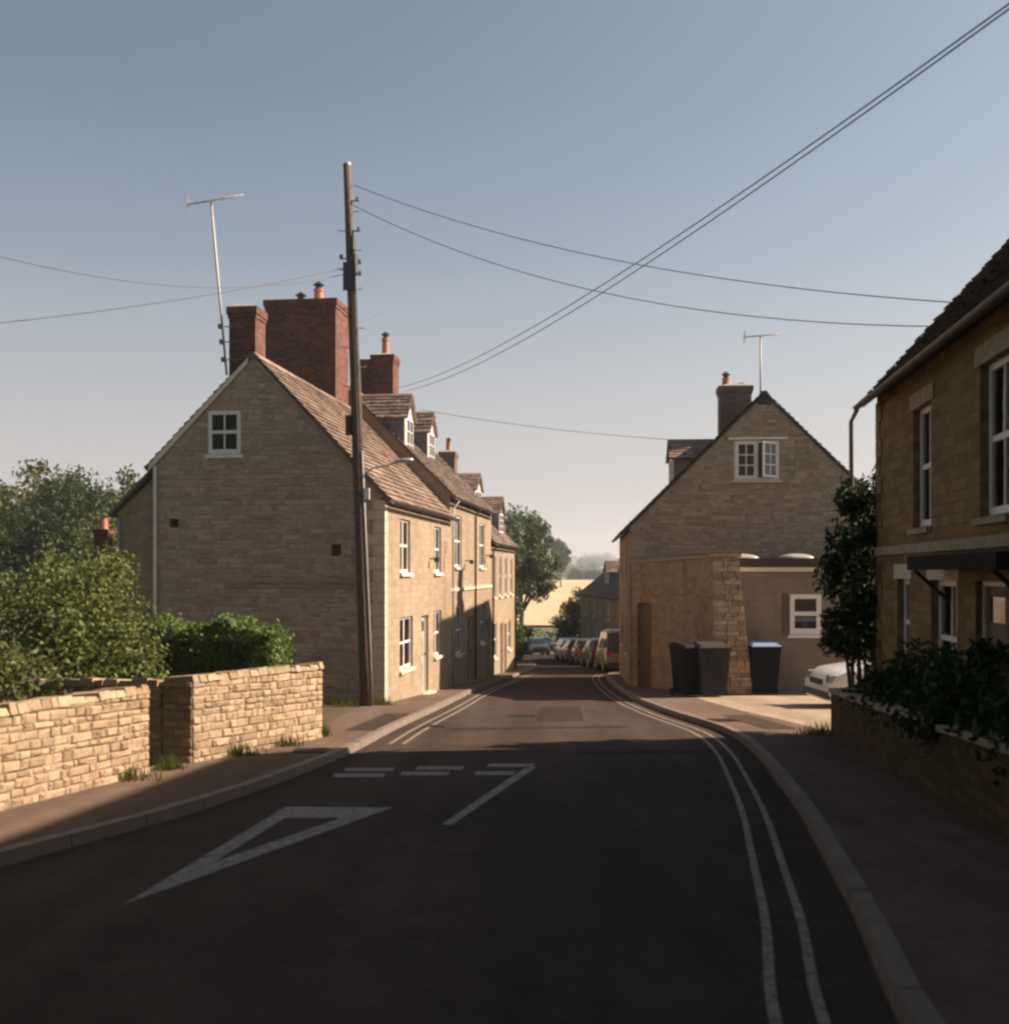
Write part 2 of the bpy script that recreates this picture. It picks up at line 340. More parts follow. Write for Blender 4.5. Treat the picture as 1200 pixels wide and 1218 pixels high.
def cut(obj, boxes):
    """subtract boxes (8 corner lists) from a mesh object"""
    if not boxes: return
    mb = MB()
    for P in boxes: mb.hexa(P)
    bmesh.ops.recalc_face_normals(mb.bm, faces=mb.bm.faces)
    me = bpy.data.meshes.new('cutter'); mb.bm.to_mesh(me); mb.bm.free()
    c = bpy.data.objects.new('cutter', me); COL.objects.link(c)
    par = obj.parent; obj.parent = None
    md = obj.modifiers.new('b', 'BOOLEAN'); md.operation = 'DIFFERENCE'; md.object = c; md.solver = 'EXACT'
    bpy.context.view_layer.update()
    dg = bpy.context.evaluated_depsgraph_get()
    nm = bpy.data.meshes.new_from_object(obj.evaluated_get(dg))
    obj.modifiers.clear(); old = obj.data; mats = list(old.materials)
    bm = bmesh.new(); bm.from_mesh(nm); bm.normal_update()
    uvl = bm.loops.layers.uv.active or bm.loops.layers.uv.new('UVMap')
    for f in bm.faces:
        n = f.normal; f.material_index = 0
        if abs(n.z) > .97: t = Vector((1, 0, 0)); b = Vector((0, 1, 0))
        else: t = Vector((-n.y, n.x, 0)).normalized(); b = n.cross(t)
        for l in f.loops: l[uvl].uv = (l.vert.co.dot(t), l.vert.co.dot(b))
    bm.to_mesh(nm); bm.free()
    nm.name = old.name; obj.data = nm
    if not nm.materials: nm.materials.append(mats[0])
    bpy.data.meshes.remove(old)
    obj.parent = par
    bpy.data.objects.remove(c); bpy.data.meshes.remove(me)

# ------------------------------------------------------------------ windows, doors, roofs
def window(parent, o, u, n, w, h, rec=.10, cols=2, rows=2, fm='white', border=.055, bar=.022, mid=None, sill='sill', lintel=None, curtain=0, name='window', label=None):
    """o: lower corner of the opening on the wall face; u along the wall, n outward"""
    o, u, n = Vector(o), Vector(u).normalized(), Vector(n).normalized(); z = Vector((0, 0, 1))
    f = MB(); d = .05; q = o - n * rec
    f.obox(q, u * border, n * d, z * h); f.obox(q + u * (w - border), u * border, n * d, z * h)
    f.obox(q + u * border, u * (w - 2 * border), n * d, z * border * 1.3); f.obox(q + u * border + z * (h - border), u * (w - 2 * border), n * d, z * border)
    iw, ih = w - 2 * border, h - border * 2.3; b0 = q + u * border + z * border * 1.3
    for i in range(1, cols):
        bw = mid if (mid and i * 2 == cols) else bar
        f.obox(b0 + u * (iw * i / cols - bw / 2) + n * .006, u * bw, n * (d - .012), z * ih)
    for j in range(1, rows):
        bw = border * .9 if (rows % 2 == 0 and j * 2 == rows and rows >= 2 and cols < 3) else bar
        f.obox(b0 + z * (ih * j / rows - bw / 2) + n * .010, u * iw, n * (d - .02), z * bw)
    fo = f.build(name, M[fm], parent)
    if label: fo['label'] = label
    g = MB(); g.obox(b0 + n * .014 - u * .01 - z * .01, u * (iw + .02), n * .008, z * (ih + .02)); g.build('pane', M['glass' if rec > .06 and w > .5 else 'carglass'], fo)
    if rec > .06 and w > .5:
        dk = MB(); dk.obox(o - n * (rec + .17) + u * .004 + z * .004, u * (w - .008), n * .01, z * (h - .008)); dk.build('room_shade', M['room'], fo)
        rr_ = random.Random(int(o.y * 37 + o.z * 91 + w * 13)); kind_ = rr_.random(); c = MB(); q2 = o - n * (rec + .09)
        def folds(xa, xb, z0_, z1_):
            k_ = max(2, int((xb - xa) / .05)); pr_ = None
            for i_ in range(k_ + 1):
                p_ = q2 + u * (xa + (xb - xa) * i_ / k_) + n * (.018 if i_ % 2 else -.018); row = [c.bm.verts.new(p_ + z * z0_), c.bm.verts.new(p_ + z * z1_)]
                if pr_: c.bm.faces.new([pr_[0], row[0], row[1], pr_[1]])
                pr_ = row
        if kind_ < .75:
            fw = rr_.uniform(.12, .3); folds(.01, w * fw, .02, h - .02); c.build('curtain', M['curtain'], fo); c = MB(); folds(w * (1 - fw * rr_.uniform(.6, 1.1)), w - .01, .02, h - .02)
        if kind_ < .75: c.build('curtain', M['curtain'], fo)
        else: folds(.012, w - .012, h * rr_.uniform(.5, .8), h - .02); c.build('blind', M['curtain'], fo)
    if False:
        c = MB()
        for sx in (0, 1):
            c.obox(b0 - n * .004 + u * (.0 if sx == 0 else iw * .7) , u * (iw * .3), n * .01, z * ih)
        #c.build('curtain', M['curtain'], fo)
        c.bm.free()
    if sill:
        s = MB(); s.hexa([o - u * .06 - z * .09 - n * rec * .8, o + u * (w + .06) - z * .09 - n * rec * .8, o + u * (w + .06) - z * .09 + n * .07, o - u * .06 - z * .09 + n * .07,
                          o - u * .06 - z * .002 - n * rec * .8, o + u * (w + .06) - z * .002 - n * rec * .8, o + u * (w + .06) - z * .022 + n * .07, o - u * .06 - z * .022 + n * .07])
        s.build('sill', M[sill], fo)
    if lintel:
        s = MB(); s.obox(o - u * .14 + z * (h + .002) - n * .05, u * (w + .28), n * .068, z * .2); s.build('lintel', M[lintel], fo)
    return fo
def wcut(o, u, n, w, h, rec=.10):
    o, u, n = Vector(o), Vector(u).normalized(), Vector(n).normalized(); z = Vector((0, 0, 1))
    a = o - n * (rec + .19)
    return [a, a + u * w, a + u * w + n * .5, a + n * .5, a + z * h, a + u * w + z * h, a + u * w + n * .5 + z * h, a + n * .5 + z * h]
def door(parent, o, u, n, w, h, rec=.12, m='greydoor', glazed=True):
    o, u, n = Vector(o), Vector(u).normalized(), Vector(n).normalized(); z = Vector((0, 0, 1))
    f = MB(); q = o - n * rec
    f.obox(q + u * .06, u * (w - .12), n * .04, z * (h - .05))
    for (a, b, c, e) in ((.16, .15, w * .5 - .22, .65), (w * .5 + .06, .15, w * .5 - .22, .65), (.16, .95, w * .5 - .22, .5), (w * .5 + .06, .95, w * .5 - .22, .5)):
        f.obox(q + u * a + z * b + n * .04, u * c, n * .012, z * e)
    do = f.build('door', M[m], parent)
    fr = MB()
    fr.obox(q, u * .058, n * .07, z * h); fr.obox(q + u * (w - .058), u * .058, n * .07, z * h); fr.obox(q + u * .058 + z * (h - .048), u * (w - .116), n * .07, z * .048)
    fr.build('door_frame', M['cream'], do)
    if glazed:
        g = MB(); g.obox(q + u * .2 + z * (h - .42) + n * .041, u * (w - .4), n * .01, z * .26); g.build('pane', M['carglass'], do)
    k = MB(); c = q + u * (w - .16) + z * 1.0 + n * .05
    k.tube([c, c + n * .05], .02, 8); k.tube([c + n * .05 - u * .05, c + n * .05 + u * .03], .014, 6); k.build('handle', M['black'], do)
    s = MB(); s.obox(o - u * .05 - z * .12 - n * rec * .9, u * (w + .1), n * (rec + .2), z * .118); s.build('doorstep', M['sill'], do)
    return do

def slates(mb, P0, A, LA, U, LU, course=.19, wid=.26, th=.022, seed=1):
    """courses of slates: P0 lower corner, A unit along eave, U unit up the slope"""
    r = random.Random(seed); P0, A, U = Vector(P0), Vector(A).normalized(), Vector(U).normalized(); Nn = A.cross(U)
    if Nn.z < 0: Nn = -Nn
    n = max(2, int(LU / course)); cs = LU / n
    for i in range(n):
        k = cs * (1.18 - .3 * i / n) if False else cs
        d0 = i * cs; d1 = min(LU, d0 + cs * 1.25)
        s = -r.random() * wid
        while s < LA:
            w = wid * r.uniform(.6, 1.4); a = max(0, s + .003); b = min(LA, s + w - .003); s += w
            if b - a < .02: continue
            j = r.uniform(-.014, .014); t0 = th * r.uniform(.8, 1.6); t1 = r.uniform(.0, .006); sk = r.uniform(-.006, .006)
            q = [P0 + A * a + U * (d0 + j), P0 + A * b + U * (d0 + j + sk), P0 + A * b + U * d1, P0 + A * a + U * d1]
            top = [q[0] + Nn * (t0 + th), q[1] + Nn * (t0 + th + sk), q[2] + Nn * t1, q[3] + Nn * t1]
            V = [mb.bm.verts.new(p) for p in top] + [mb.bm.verts.new(p) for p in (q[0], q[1])]
            mb.bm.faces.new([V[0], V[1], V[2], V[3]]); mb.bm.faces.new([V[4], V[5], V[1], V[0]])

def roof(parent, prof, L, s, ohl=.10, ohe=.16, m='slate', th=.07, seed=1, y0=0, sag=0, ridge=True, name='roof', course=.19):
    """prof: (v,z) eave, ridge, eave ; extruded along local y"""
    mb = MB(); sides = []
    for (e, g) in ((prof[0], prof[1]), (prof[2], prof[1])):
        dv = g[0] - e[0]; dz = g[1] - e[1]; ln = math.hypot(dv, dz); ux, uz = dv / ln, dz / ln
        E = (e[0] - ux * ohe, e[1] - uz * ohe)
        nx, nz = -uz * (1 if dv > 0 else -1), abs(ux)
        # underslab
        pr = [(E[0], E[1]), (g[0], g[1]), (g[0] + nx * 0, g[1] + th), (E[0] + nx * th, E[1] + nz * th)]
        off = .004
        pr = [(E[0] + nx * off, E[1] + nz * off), (g[0], g[1] + off), (g[0], g[1] + th), (E[0] + nx * th, E[1] + nz * th)]
        mb.prism(pr, lambda p, t: (s * p[0], t, p[1]), y0 - ohl, y0 + L + ohl)
        P0 = (s * (E[0] + nx * th), y0 - ohl - .01, E[1] + nz * th)
        slates(mb, P0, (0, 1, 0), L + 2 * ohl + .02, (s * ux, 0, uz), ln + ohe - .01, course=course, seed=seed + int(e[0] * 10) + 3)
    ro = mb.build(name, M[m], parent, normals=False)
    for f in ro.data.polygons: pass
    if ridge:
        rt = MB(); y = y0 - ohl - .02; r = random.Random(seed); g = prof[1]
        while y < y0 + L + ohl - .1:
            w = min(.45, y0 + L + ohl - y); zz = g[1] + th + .03 + r.uniform(0, .012)
            pr = [(-.15, -.12), (-.03, .0), (.03, .0), (.15, -.12), (.15, -.14), (-.15, -.14)]
            rt.prism([(g[0] + a, zz + b + .02) for a, b in pr], lambda p, t: (s * p[0], t, p[1]), y + .004, y + w - .004); y += w
        rt.build('ridge_tiles', M[m], ro)
    return ro

def chimney(parent, x0, y0, x1, y1, zb, zt, m='brick', pots=(), cap=True, corbel=.05, capm='brick'):
    c = MB(); c.box(x0, y0, zb, x1, y1, zt - .26)
    c.box(x0 - corbel * .5, y0 - corbel * .5, zt - .26, x1 + corbel * .5, y1 + corbel * .5, zt - .17)
    c.box(x0 - corbel, y0 - corbel, zt - .17, x1 + corbel, y1 + corbel, zt)
    co = c.build('chimney', M[m], parent)
    f = MB(); cx, cy = (x0 + x1) / 2, (y0 + y1) / 2
    a, b = (x1 - x0) / 2, (y1 - y0) / 2
    P = [(cx - a, cy - b, zt), (cx + a, cy - b, zt), (cx + a, cy + b, zt), (cx - a, cy + b, zt)]
    k = .55
    f.hexa(P + [(cx - a * k, cy - b * k, zt + .09), (cx + a * k, cy - b * k, zt + .09), (cx + a * k, cy + b * k, zt + .09), (cx - a * k, cy + b * k, zt + .09)])
    f.build('flaunching', M['mortarcap'], co)
    l = MB(); l.box(x0 - .02, y0 - .02, zb + .0, x1 + .02, y1 + .02, zb + .01)
    l.bm.free()
    for (px_, py_, h, r, cowl) in pots:
        p = MB(); p.lathe((px_, py_, zt + .04), [(r * 1.12, 0), (r * 1.05, .06), (r * .92, h * .8), (r * 1.08, h * .84), (r * 1.08, h), (r * .75, h), (r * .7, h - .08)], 14)
        po = p.build('chimney_pot', M['pot'], co, smooth=False)
        if cowl:
            w = MB(); w.lathe((px_, py_, zt + .04 + h + .002), [(r * .7, 0), (r * .7, .1), (r * 1.25, .12), (r * .1, .24)], 12); w.build('cowl', M['black'], co)
    return co

def dormer(parent, s, v, y0, w, zb, ze, zr, ln, m='slate', seed=1, cheek='lead', front='white', cols=2, rows=3):
    """gabled dormer; front at depth v, ridge running back into the roof"""
    b = MB(); ym = y0 + w / 2
    b.prism([(y0, zb), (y0, ze), (ym, zr - .03), (y0 + w, ze), (y0 + w, zb)], lambda p, t: (s * t, p[0], p[1]), v, v + ln)
    bo = b.build('dormer', M[cheek], parent)
    n = (-s, 0, 0)
    fb = MB(); fb.prism([(y0 - .02, zb), (y0 - .02, ze), (ym, zr - .02), (y0 + w + .02, ze), (y0 + w + .02, zb)], lambda p, t: (s * t, p[0], p[1]), v - .03, v - .002)
    fo = fb.build('front_board', M[front], bo)
    # window glazing fixed in the front board
    ww = w - .26; hh = ze - zb - .22
    g = MB(); g.box(*sorted((s * (v - .036), s * (v - .033)))[:1], y0 + .13, zb + .16, sorted((s * (v - .036), s * (v - .033)))[1], y0 + .13 + ww, zb + .16 + hh); g.build('pane', M['carglass'], bo)
    f = MB()
    xa, xb = sorted((s * (v - .062), s * (v - .0365)))
    for i in range(cols + 1):
        yy = y0 + .13 + ww * i / cols; bw = .05 if i in (0, cols) or (i * 2 == cols) else .025
        f.box(xa, yy - bw / 2, zb + .14, xb, yy + bw / 2, zb + .18 + hh)
    for j in range(rows + 1):
        zz = zb + .16 + hh * j / rows; bw = .05 if j in (0, rows) else .022
        f.box(xa + .003, y0 + .12, zz - bw / 2, xb - .003, y0 + .14 + ww, zz + bw / 2)
    f.build('window_frame', M['white'], bo)
    r = MB()
    for sg in (-1, 1):
        e = (ym + sg * (w / 2 + .08), ze - .08 * (zr - ze) / (w / 2)); dy = ym - e[0]; dz = zr - e[1]; l_ = math.hypot(dy, dz); U = (0, dy / l_, dz / l_)
        ny, nz = (-dz / l_, abs(dy) / l_) if dy > 0 else (dz / l_, abs(dy) / l_)
        t = .05
        r.prism([e, (ym, zr), (ym, zr + t), (e[0] + ny * t, e[1] + nz * t)], lambda p, q: (s * q, p[0], p[1] + .003), v - .14, v + ln)
        P0 = (s * (v - .15), e[0] + ny * t, e[1] + nz * t + .003)
        slates(r, P0, (s, 0, 0), ln + .15, U, l_ - .005, course=.16, wid=.2, th=.015, seed=seed + sg)
    r.prism([(ym - .1, zr - .03 + .05), (ym, zr + .10), (ym + .1, zr + .02)], lambda p, q: (s * q, p[0], p[1]), v - .15, v + ln)
    r.build('dormer_roof', M[m], bo, normals=False)
    return bo

def gutter(parent, s, L, ze, v=-.2, y0=0, m='black'):
    g = MB(); r = .055; P = []
    for k in range(9):
        a = math.pi + math.pi * k / 8; P.append((v + r * math.cos(a), ze + r * math.sin(a)))
    for k in range(9):
        a = 2 * math.pi - math.pi * k / 8; P.append((v + (r - .008) * math.cos(a), ze + (r - .008) * math.sin(a) + .0))
    g.prism(P, lambda p, t: (s * p[0], t, p[1]), y0, y0 + L)
    return g.build('gutter', M[m], parent)
def pipe(parent, pts, r=.035, m='black', name='downpipe', collars=True):
    p = MB(); p.tube(pts, r, 10)
    return p.build(name, M[m], parent, smooth=True)

def rubble_face(mb, o, u, n, w, h, top=None, sw=.3, sh=.13, seed=0, prot=.05, holes=()):
    """courses of individual projecting stones on a wall face"""
    r = random.Random(seed); o, u, n = Vector(o), Vector(u).normalized(), Vector(n).normalized(); z = Vector((0, 0, 1)); zz = 0
    hm = h if not top else max(top(w * k_ / 20) for k_ in range(21))
    while zz < hm - .02:
        rh = sh * r.uniform(.7, 1.35); x = -r.random() * sw * .0
        while x < w - .02:
            sw_ = sw * r.choice((.4, .6, .8, 1, 1.2, 1.7)) * r.uniform(.85, 1.15); xb = min(w, x + sw_)
            if w - xb < .07: xb = w
            x_next = xb; skip = False
            for (ha, hb, hc, hd) in holes:
                if zz + rh > hc and zz < hd and xb > ha and x < hb:
                    if x < ha - .05: xb = ha; x_next = ha
                    elif xb > hb: x = hb
                    else: skip = True
                    if x < ha and xb == ha: x_next = hb
            ht = (min(top(x), top(xb)) if holes or top(0) != top(w) else top((x + xb) / 2)) if top else h
            if skip: x = x_next; continue
            a, b_ = zz + r.uniform(.0, .012), min(zz + rh - r.uniform(.004, .016), ht)
            if b_ - a > .03:
                j = lambda q_: r.uniform(-q_, q_)
                x0, x1 = x + .006, xb - .006; p = prot * r.uniform(.5, 1.2)
                q = .02
                back = [o + u * x0 + z * a, o + u * x1 + z * a, o + u * x1 + z * b_, o + u * x0 + z * b_]
                mid = [p_ + n * (p * .6) for p_ in back]
                fr_ = [o + u * (x0 + q + j(.008)) + z * (a + q * .7 + j(.006)) + n * (p + j(.008)), o + u * (x1 - q + j(.008)) + z * (a + q * .7 + j(.006)) + n * (p + j(.008)),
                       o + u * (x1 - q + j(.008)) + z * (b_ - q * .7 + j(.006)) + n * (p + j(.008)), o + u * (x0 + q + j(.008)) + z * (b_ - q * .7 + j(.006)) + n * (p + j(.008))]
                B = [mb.bm.verts.new(p_) for p_ in back]; Mi = [mb.bm.verts.new(p_) for p_ in mid]; Fr = [mb.bm.verts.new(p_) for p_ in fr_]
                for S, T in ((B, Mi), (Mi, Fr)):
                    for k in range(4): mb.bm.faces.new([S[k], S[(k + 1) % 4], T[(k + 1) % 4], T[k]])
                mb.bm.faces.new(Fr)
            x = x_next
        zz += rh
# ------------------------------------------------------------------ left row of cottages
ANG = -math.atan(.125)
def leftX(Y): return -5.7 + .125 * Y
def loc_y(Yw, Y0): return (Yw - Y0) * math.sqrt(1 + .125 ** 2)

# --- cottage 1 (gable end towards the viewer)
Y0 = 24.0; z0 = gz(Y0)
H1 = empty('cottage', (leftX(Y0), Y0, z0), ANG, 'nearest left cottage, big shaded gable end towards the junction and pale sunlit front', 'house')
Lh = loc_y(32.5, Y0); E, Rz = 3.28 - z0, 6.43 - z0
b = MB(); b.prism([(0, -1.2), (0, E), (2.99, Rz), (5.36, 4.04 - z0), (5.36, -1.2)], lambda p, t: (-p[0], t, p[1]), 0, Lh - .003)
# a few small vents in the gable
wb = b.build('wall', M['rubble1'], H1)
gu, gn = (-1, 0, 0), (0, -1, 0); fu, fn_ = (0, 1, 0), (1, 0, 0)
def F1(Ya, Yb, za, zb_): return ((0, loc_y(Ya, Y0), za - z0), loc_y(Yb, Y0) - loc_y(Ya, Y0), zb_ - za)
ops = [F1(25.55, 26.65, 1.58, 2.86), F1(29.75, 30.8, 1.58, 2.86), F1(25.5, 26.95, -.75, .5), F1(29.75, 30.85, -.75, .5)]
dr = F1(28.05, 28.95, -1.58, .45)
gw = ((-3.28, 0, 4.26 - z0), .76, .98)
cuts = [wcut(o, fu, fn_, w, h) for o, w, h in ops] + [wcut(dr[0], fu, fn_, dr[1], dr[2], .12), wcut(gw[0], gu, gn, gw[1], gw[2], .05)]
cuts += [wcut((-.95, 0, 1.95 - z0), gu, gn, .24, .26, .15), wcut((-4.75, 0, 2.6 - z0), gu, gn, .22, .2, .15)]
cut(wb, cuts)
def h1top(x): return min(E + (Rz - E) * x / 2.99, Rz - (Rz - 4.04 + z0) * (x - 2.99) / 2.37) + 1.2 - .06
sg_ = MB(); rubble_face(sg_, (-.36, .006, -1.2), (-1, 0, 0), (0, -1, 0), 4.98, 0, top=lambda x: h1top(x + .36), sw=.27, sh=.105, seed=61, prot=.022,
    holes=[(3.28 - .37, 4.04 - .35, 4.26 - z0 + 1.2 - .1, 5.24 - z0 + 1.21), (.95 - .37, 1.19 - .35, 1.94 - z0 + 1.2, 2.22 - z0 + 1.2), (4.75 - .37, 4.97 - .35, 2.59 - z0 + 1.2, 2.81 - z0 + 1.2)])
sg_.build('gable_stones', M['gablestone'], H1)
# pale front skin : dressed stone facade slab standing proud of the rubble core
fs = MB(); fs.box(.002, .24, -1.2, .045, Lh - .003, E - .08)
fso = fs.build('front_facing', M['ashlar'], H1)
cut(fso, [wcut(o, fu, fn_, w, h, .2) for o, w, h in ops] + [wcut(dr[0], fu, fn_, dr[1], dr[2], .2)])
# quoins at the corner
q = MB(); zz = -1.1; k = 0
while zz < E - .25:
    hh = rnd.uniform(.22, .3); a = .34 if k % 2 else .22; c = .22 if k % 2 else .34
    q.box(-a, -.022, zz, .055, c - .003 if c < .24 else .236, min(zz + hh - .012, E - .1)); zz += hh; k += 1
q.build('quoins', M['sill'], H1)
for i, (o, w, h) in enumerate(ops):
    o = (o[0] + .045, o[1], o[2])
    window(H1, o, fu, fn_, w, h, rec=.11, cols=2, rows=2, mid=.07, sill='sill' if i > 1 else 'white', curtain=1)
door(H1, (dr[0][0] + .045, dr[0][1], dr[0][2]), fu, fn_, dr[1], dr[2], .14)
window(H1, gw[0], gu, gn, gw[1], gw[2], rec=.04, cols=2, rows=2, bar=.03, border=.085, sill='white', label='small white four pane attic window')
# ledge course across the gable
lc = MB(); lc.box(-3.6, -.05, 1.36 - z0, -.24, -.003, 1.42 - z0); lc.box(-3.6, -.03, 1.24 - z0, -.24, -.003, 1.28 - z0); lc.build('string_course', M['lintel'], H1)
roof(H1, [(0, E), (2.99, Rz), (5.36, 4.04 - z0)], Lh - .12, -1, ohl=.05, ohe=.2, m='slate', seed=11, y0=.02)
# catslide lean-to at the back, set back from the gable
cs = MB(); cs.prism([(5.37, -1.2), (5.37, 3.85 - z0), (6.35, 2.95 - z0), (6.35, -1.2)], lambda p, t: (-p[0], t, p[1]), .25, 4.0)
cso = cs.build('lean_to', M['rubble'], H1)
cr = MB(); cr.prism([(5.2, 4.14 - z0), (5.2, 4.24 - z0), (6.5, 2.96 - z0), (6.5, 2.86 - z0)], lambda p, t: (-p[0], t, p[1]), .12, 4.1); cr.build('lean_to_roof', M['slate2'], cso)
pipe(H1, [(-6.28, .2, 2.85 - z0), (-6.28, .2, -.8)], .035, 'greypaint')
# white barge board and rainwater pipe on the left slope
bb = MB()
ux, uz = 2.37 / math.hypot(2.37, 2.39), 2.39 / math.hypot(2.37, 2.39)
bb.prism([(3.1, Rz - .13), (3.1, Rz - .01), (5.44, 4.04 - z0 + .0), (5.44, 4.04 - z0 - .14)], lambda p, t: (-p[0], t, p[1]), -.055, -.03)
bb.build('barge_board', M['cream'], H1)
pipe(H1, [(-5.28, -.07, 4.0 - z0), (-5.28, -.07, .5 - z0), (-5.28, -.07, -.3)], .04, 'cream')
vf = MB(); vf.prism([(0.02, E - .1), (0.02, E - .02), (2.9, Rz - .06), (2.9, Rz - .14)], lambda p, t: (-p[0], t, p[1]), -.04, -.003); vf.build('verge_fillet', M['lintel'], H1)
gutter(H1, -1, Lh - .1, E - .13, v=-.24)
# wall lamp bracket that throws a small shadow
br = MB(); y_ = loc_y(29.1, Y0); br.tube([(.046, y_, 1.95 - z0), (.22, y_, 1.95 - z0)], .02, 6); br.box(.18, y_ - .06, 1.86 - z0, .29, y_ + .06, 1.98 - z0); br.build('wall_bracket', M['black'], H1)
# chimneys
chimney(H1, -3.60, .12, -2.98, .75, Rz - .85, 7.62 - z0, 'brick')
chimney(H1, -5.22, loc_y(31.0, Y0), -3.10, Lh - .13, 4.6 - z0, 9.55 - z0, 'brick',
        pots=[(-3.82, loc_y(31.7, Y0), .42, .14, True), (-4.37, loc_y(31.7, Y0), .12, .14, True), (-4.8, loc_y(31.7, Y0), .08, .13, False)])
# --- cottage 2, taller
Y1 = 32.5; z1 = gz(Y1)
H2 = empty('cottage', (leftX(Y1), Y1, z1), ANG, 'taller middle cottage of the left row with two white fronted gabled dormers', 'house')
L2 = loc_y(41.5, Y1); E2, R2 = 3.92 - z1, 7.36 - z1
b = MB(); b.prism([(0, -1.2), (0, E2), (3.46, R2), (6.9, E2), (6.9, -1.2)], lambda p, t: (-p[0], t, p[1]), 0, L2 - .003)
wb = b.build('wall', M['ashlar'], H2)
def F2(Ya, Yb, za, zb_, Yo=Y1, zo=z1): return ((0, loc_y(Ya, Yo), za - zo), loc_y(Yb, Yo) - loc_y(Ya, Yo), zb_ - za)
ops = [F2(33.35, 34.6, 1.75, 3.35), F2(38.5, 39.75, 1.75, 3.35), F2(33.5, 34.7, -1.0, .5), F2(38.6, 39.8, -1.0, .5)]
drs = [F2(35.9, 36.85, -2.1, .1), F2(40.3, 41.2, -2.45, -.1)]
cut(wb, [wcut(o, fu, fn_, w, h) for o, w, h in ops] + [wcut(o, fu, fn_, w, h, .12) for o, w, h in drs])
for o, w, h in ops: window(H2, o, fu, fn_, w, h, rec=.09, cols=2, rows=2, mid=.06, curtain=1)
for o, w, h in drs: door(H2, o, fu, fn_, w, h, .12, 'browndoor')
roof(H2, [(0, E2), (3.46, R2), (6.9, E2)], L2 - .11, -1, ohl=.05, ohe=.2, m='slate2', seed=21)
s_ = MB(); s_.box(.003, 0.02, 1.0 - z1, .05, L2 - .05, 1.1 - z1); s_.build('string_course', M['sill'], H2)
gutter(H2, -1, L2 - .1, E2 - .13, v=-.24)
for Yp in (32.75, 37.2): pipe(H2, [(.24, loc_y(Yp, Y1), E2 - .16), (.06, loc_y(Yp, Y1), E2 - .42), (.06, loc_y(Yp, Y1), -.55)], .035, 'black' if Yp > 33 else 'cream')
for Yp, zp in ((35.3, 1.95), (39.95, 2.2)):
    br = MB(); y_ = loc_y(Yp, Y1); br.tube([(.002, y_, zp - z1), (.2, y_, zp - z1)], .02, 6); br.box(.16, y_ - .06, zp - .1 - z1, .27, y_ + .06, zp + .03 - z1); br.build('wall_bracket', M['black'], H2)
dormer(H2, -1, 1.45, loc_y(32.72, Y1), 1.12, 5.0 - z1, 6.35 - z1, 7.02 - z1, 2.0, seed=31, m='redtile' if False else 'slate')
dormer(H2, -1, 1.45, loc_y(36.25, Y1), 1.12, 5.0 - z1, 6.35 - z1, 6.98 - z1, 2.0, seed=33)
chimney(H2, -3.75, loc_y(37.8, Y1), -2.98, loc_y(38.7, Y1), R2 - .8, 9.28 - z1, 'brick', pots=[(-3.35, loc_y(38.2, Y1), .62, .13, True)])
chimney(H2, -4.5, loc_y(38.9, Y1), -3.8, loc_y(39.6, Y1), R2 - 1.4, 9.35 - z1, 'brick')
# --- cottage 3
Y2 = 41.5; z2 = gz(Y2)
H3 = empty('cottage', (leftX(Y2), Y2, z2), ANG, 'farthest and lowest cottage of the left row, narrow windows, roof below its neighbour', 'house')
L3 = loc_y(49.3, Y2); E3, R3 = 2.78 - z2, 6.1 - z2
b = MB(); b.prism([(0, -1.2), (0, E3), (3.4, R3), (6.8, E3), (6.8, -1.2)], lambda p, t: (-p[0], t, p[1]), 0, L3)
wb = b.build('wall', M['ashlar'], H3)
F3 = lambda a, b_, c, d: F2(a, b_, c, d, Y2, z2)
ops = [F3(42.1, 42.8, .6, 2.2), F3(43.9, 44.6, .6, 2.2), F3(45.8, 46.5, .6, 2.2), F3(47.7, 48.4, .6, 2.2), F3(42.2, 43.1, -1.8, -.4), F3(46.9, 47.8, -1.8, -.5)]
drs = [F3(44.2, 45.1, -2.7, -.5), F3(45.5, 46.3, -2.75, -.6)]
cut(wb, [wcut(o, fu, fn_, w, h) for o, w, h in ops] + [wcut(o, fu, fn_, w, h, .12) for o, w, h in drs])
for o, w, h in ops: window(H3, o, fu, fn_, w, h, rec=.09, cols=2, rows=2)
for o, w, h in drs: door(H3, o, fu, fn_, w, h, .12, 'browndoor')
roof(H3, [(0, E3), (3.4, R3), (6.8, E3)], L3, -1, ohl=.05, ohe=.2, m='slate2', seed=41)
gutter(H3, -1, L3, E3 - .13, v=-.24)
pipe(H3, [(.24, L3 - .1, E3 - .16), (.06, L3 - .1, E3 - .4), (.06, L3 - .1, -.8)], .04, 'black')
pipe(H3, [(.24, .2, E3 - .16), (.06, .2, E3 - .4), (.06, .2, -.3)], .035, 'black')
dormer(H3, -1, 1.05, loc_y(44.2, Y2), 1.5, 3.75 - z2, 5.0 - z2, 5.62 - z2, 1.9, seed=43)
dormer(H3, -1, .5, loc_y(47.3, Y2), 1.5, 3.2 - z2, 4.2 - z2, 4.85 - z2, 1.8, seed=45, front='lead')
chimney(H3, -3.3, L3 - 1.0, -2.6, L3 - .2, R3 - .9, 7.0 - z2, 'greybrick', pots=[(-2.95, L3 - .6, .42, .12, True)])
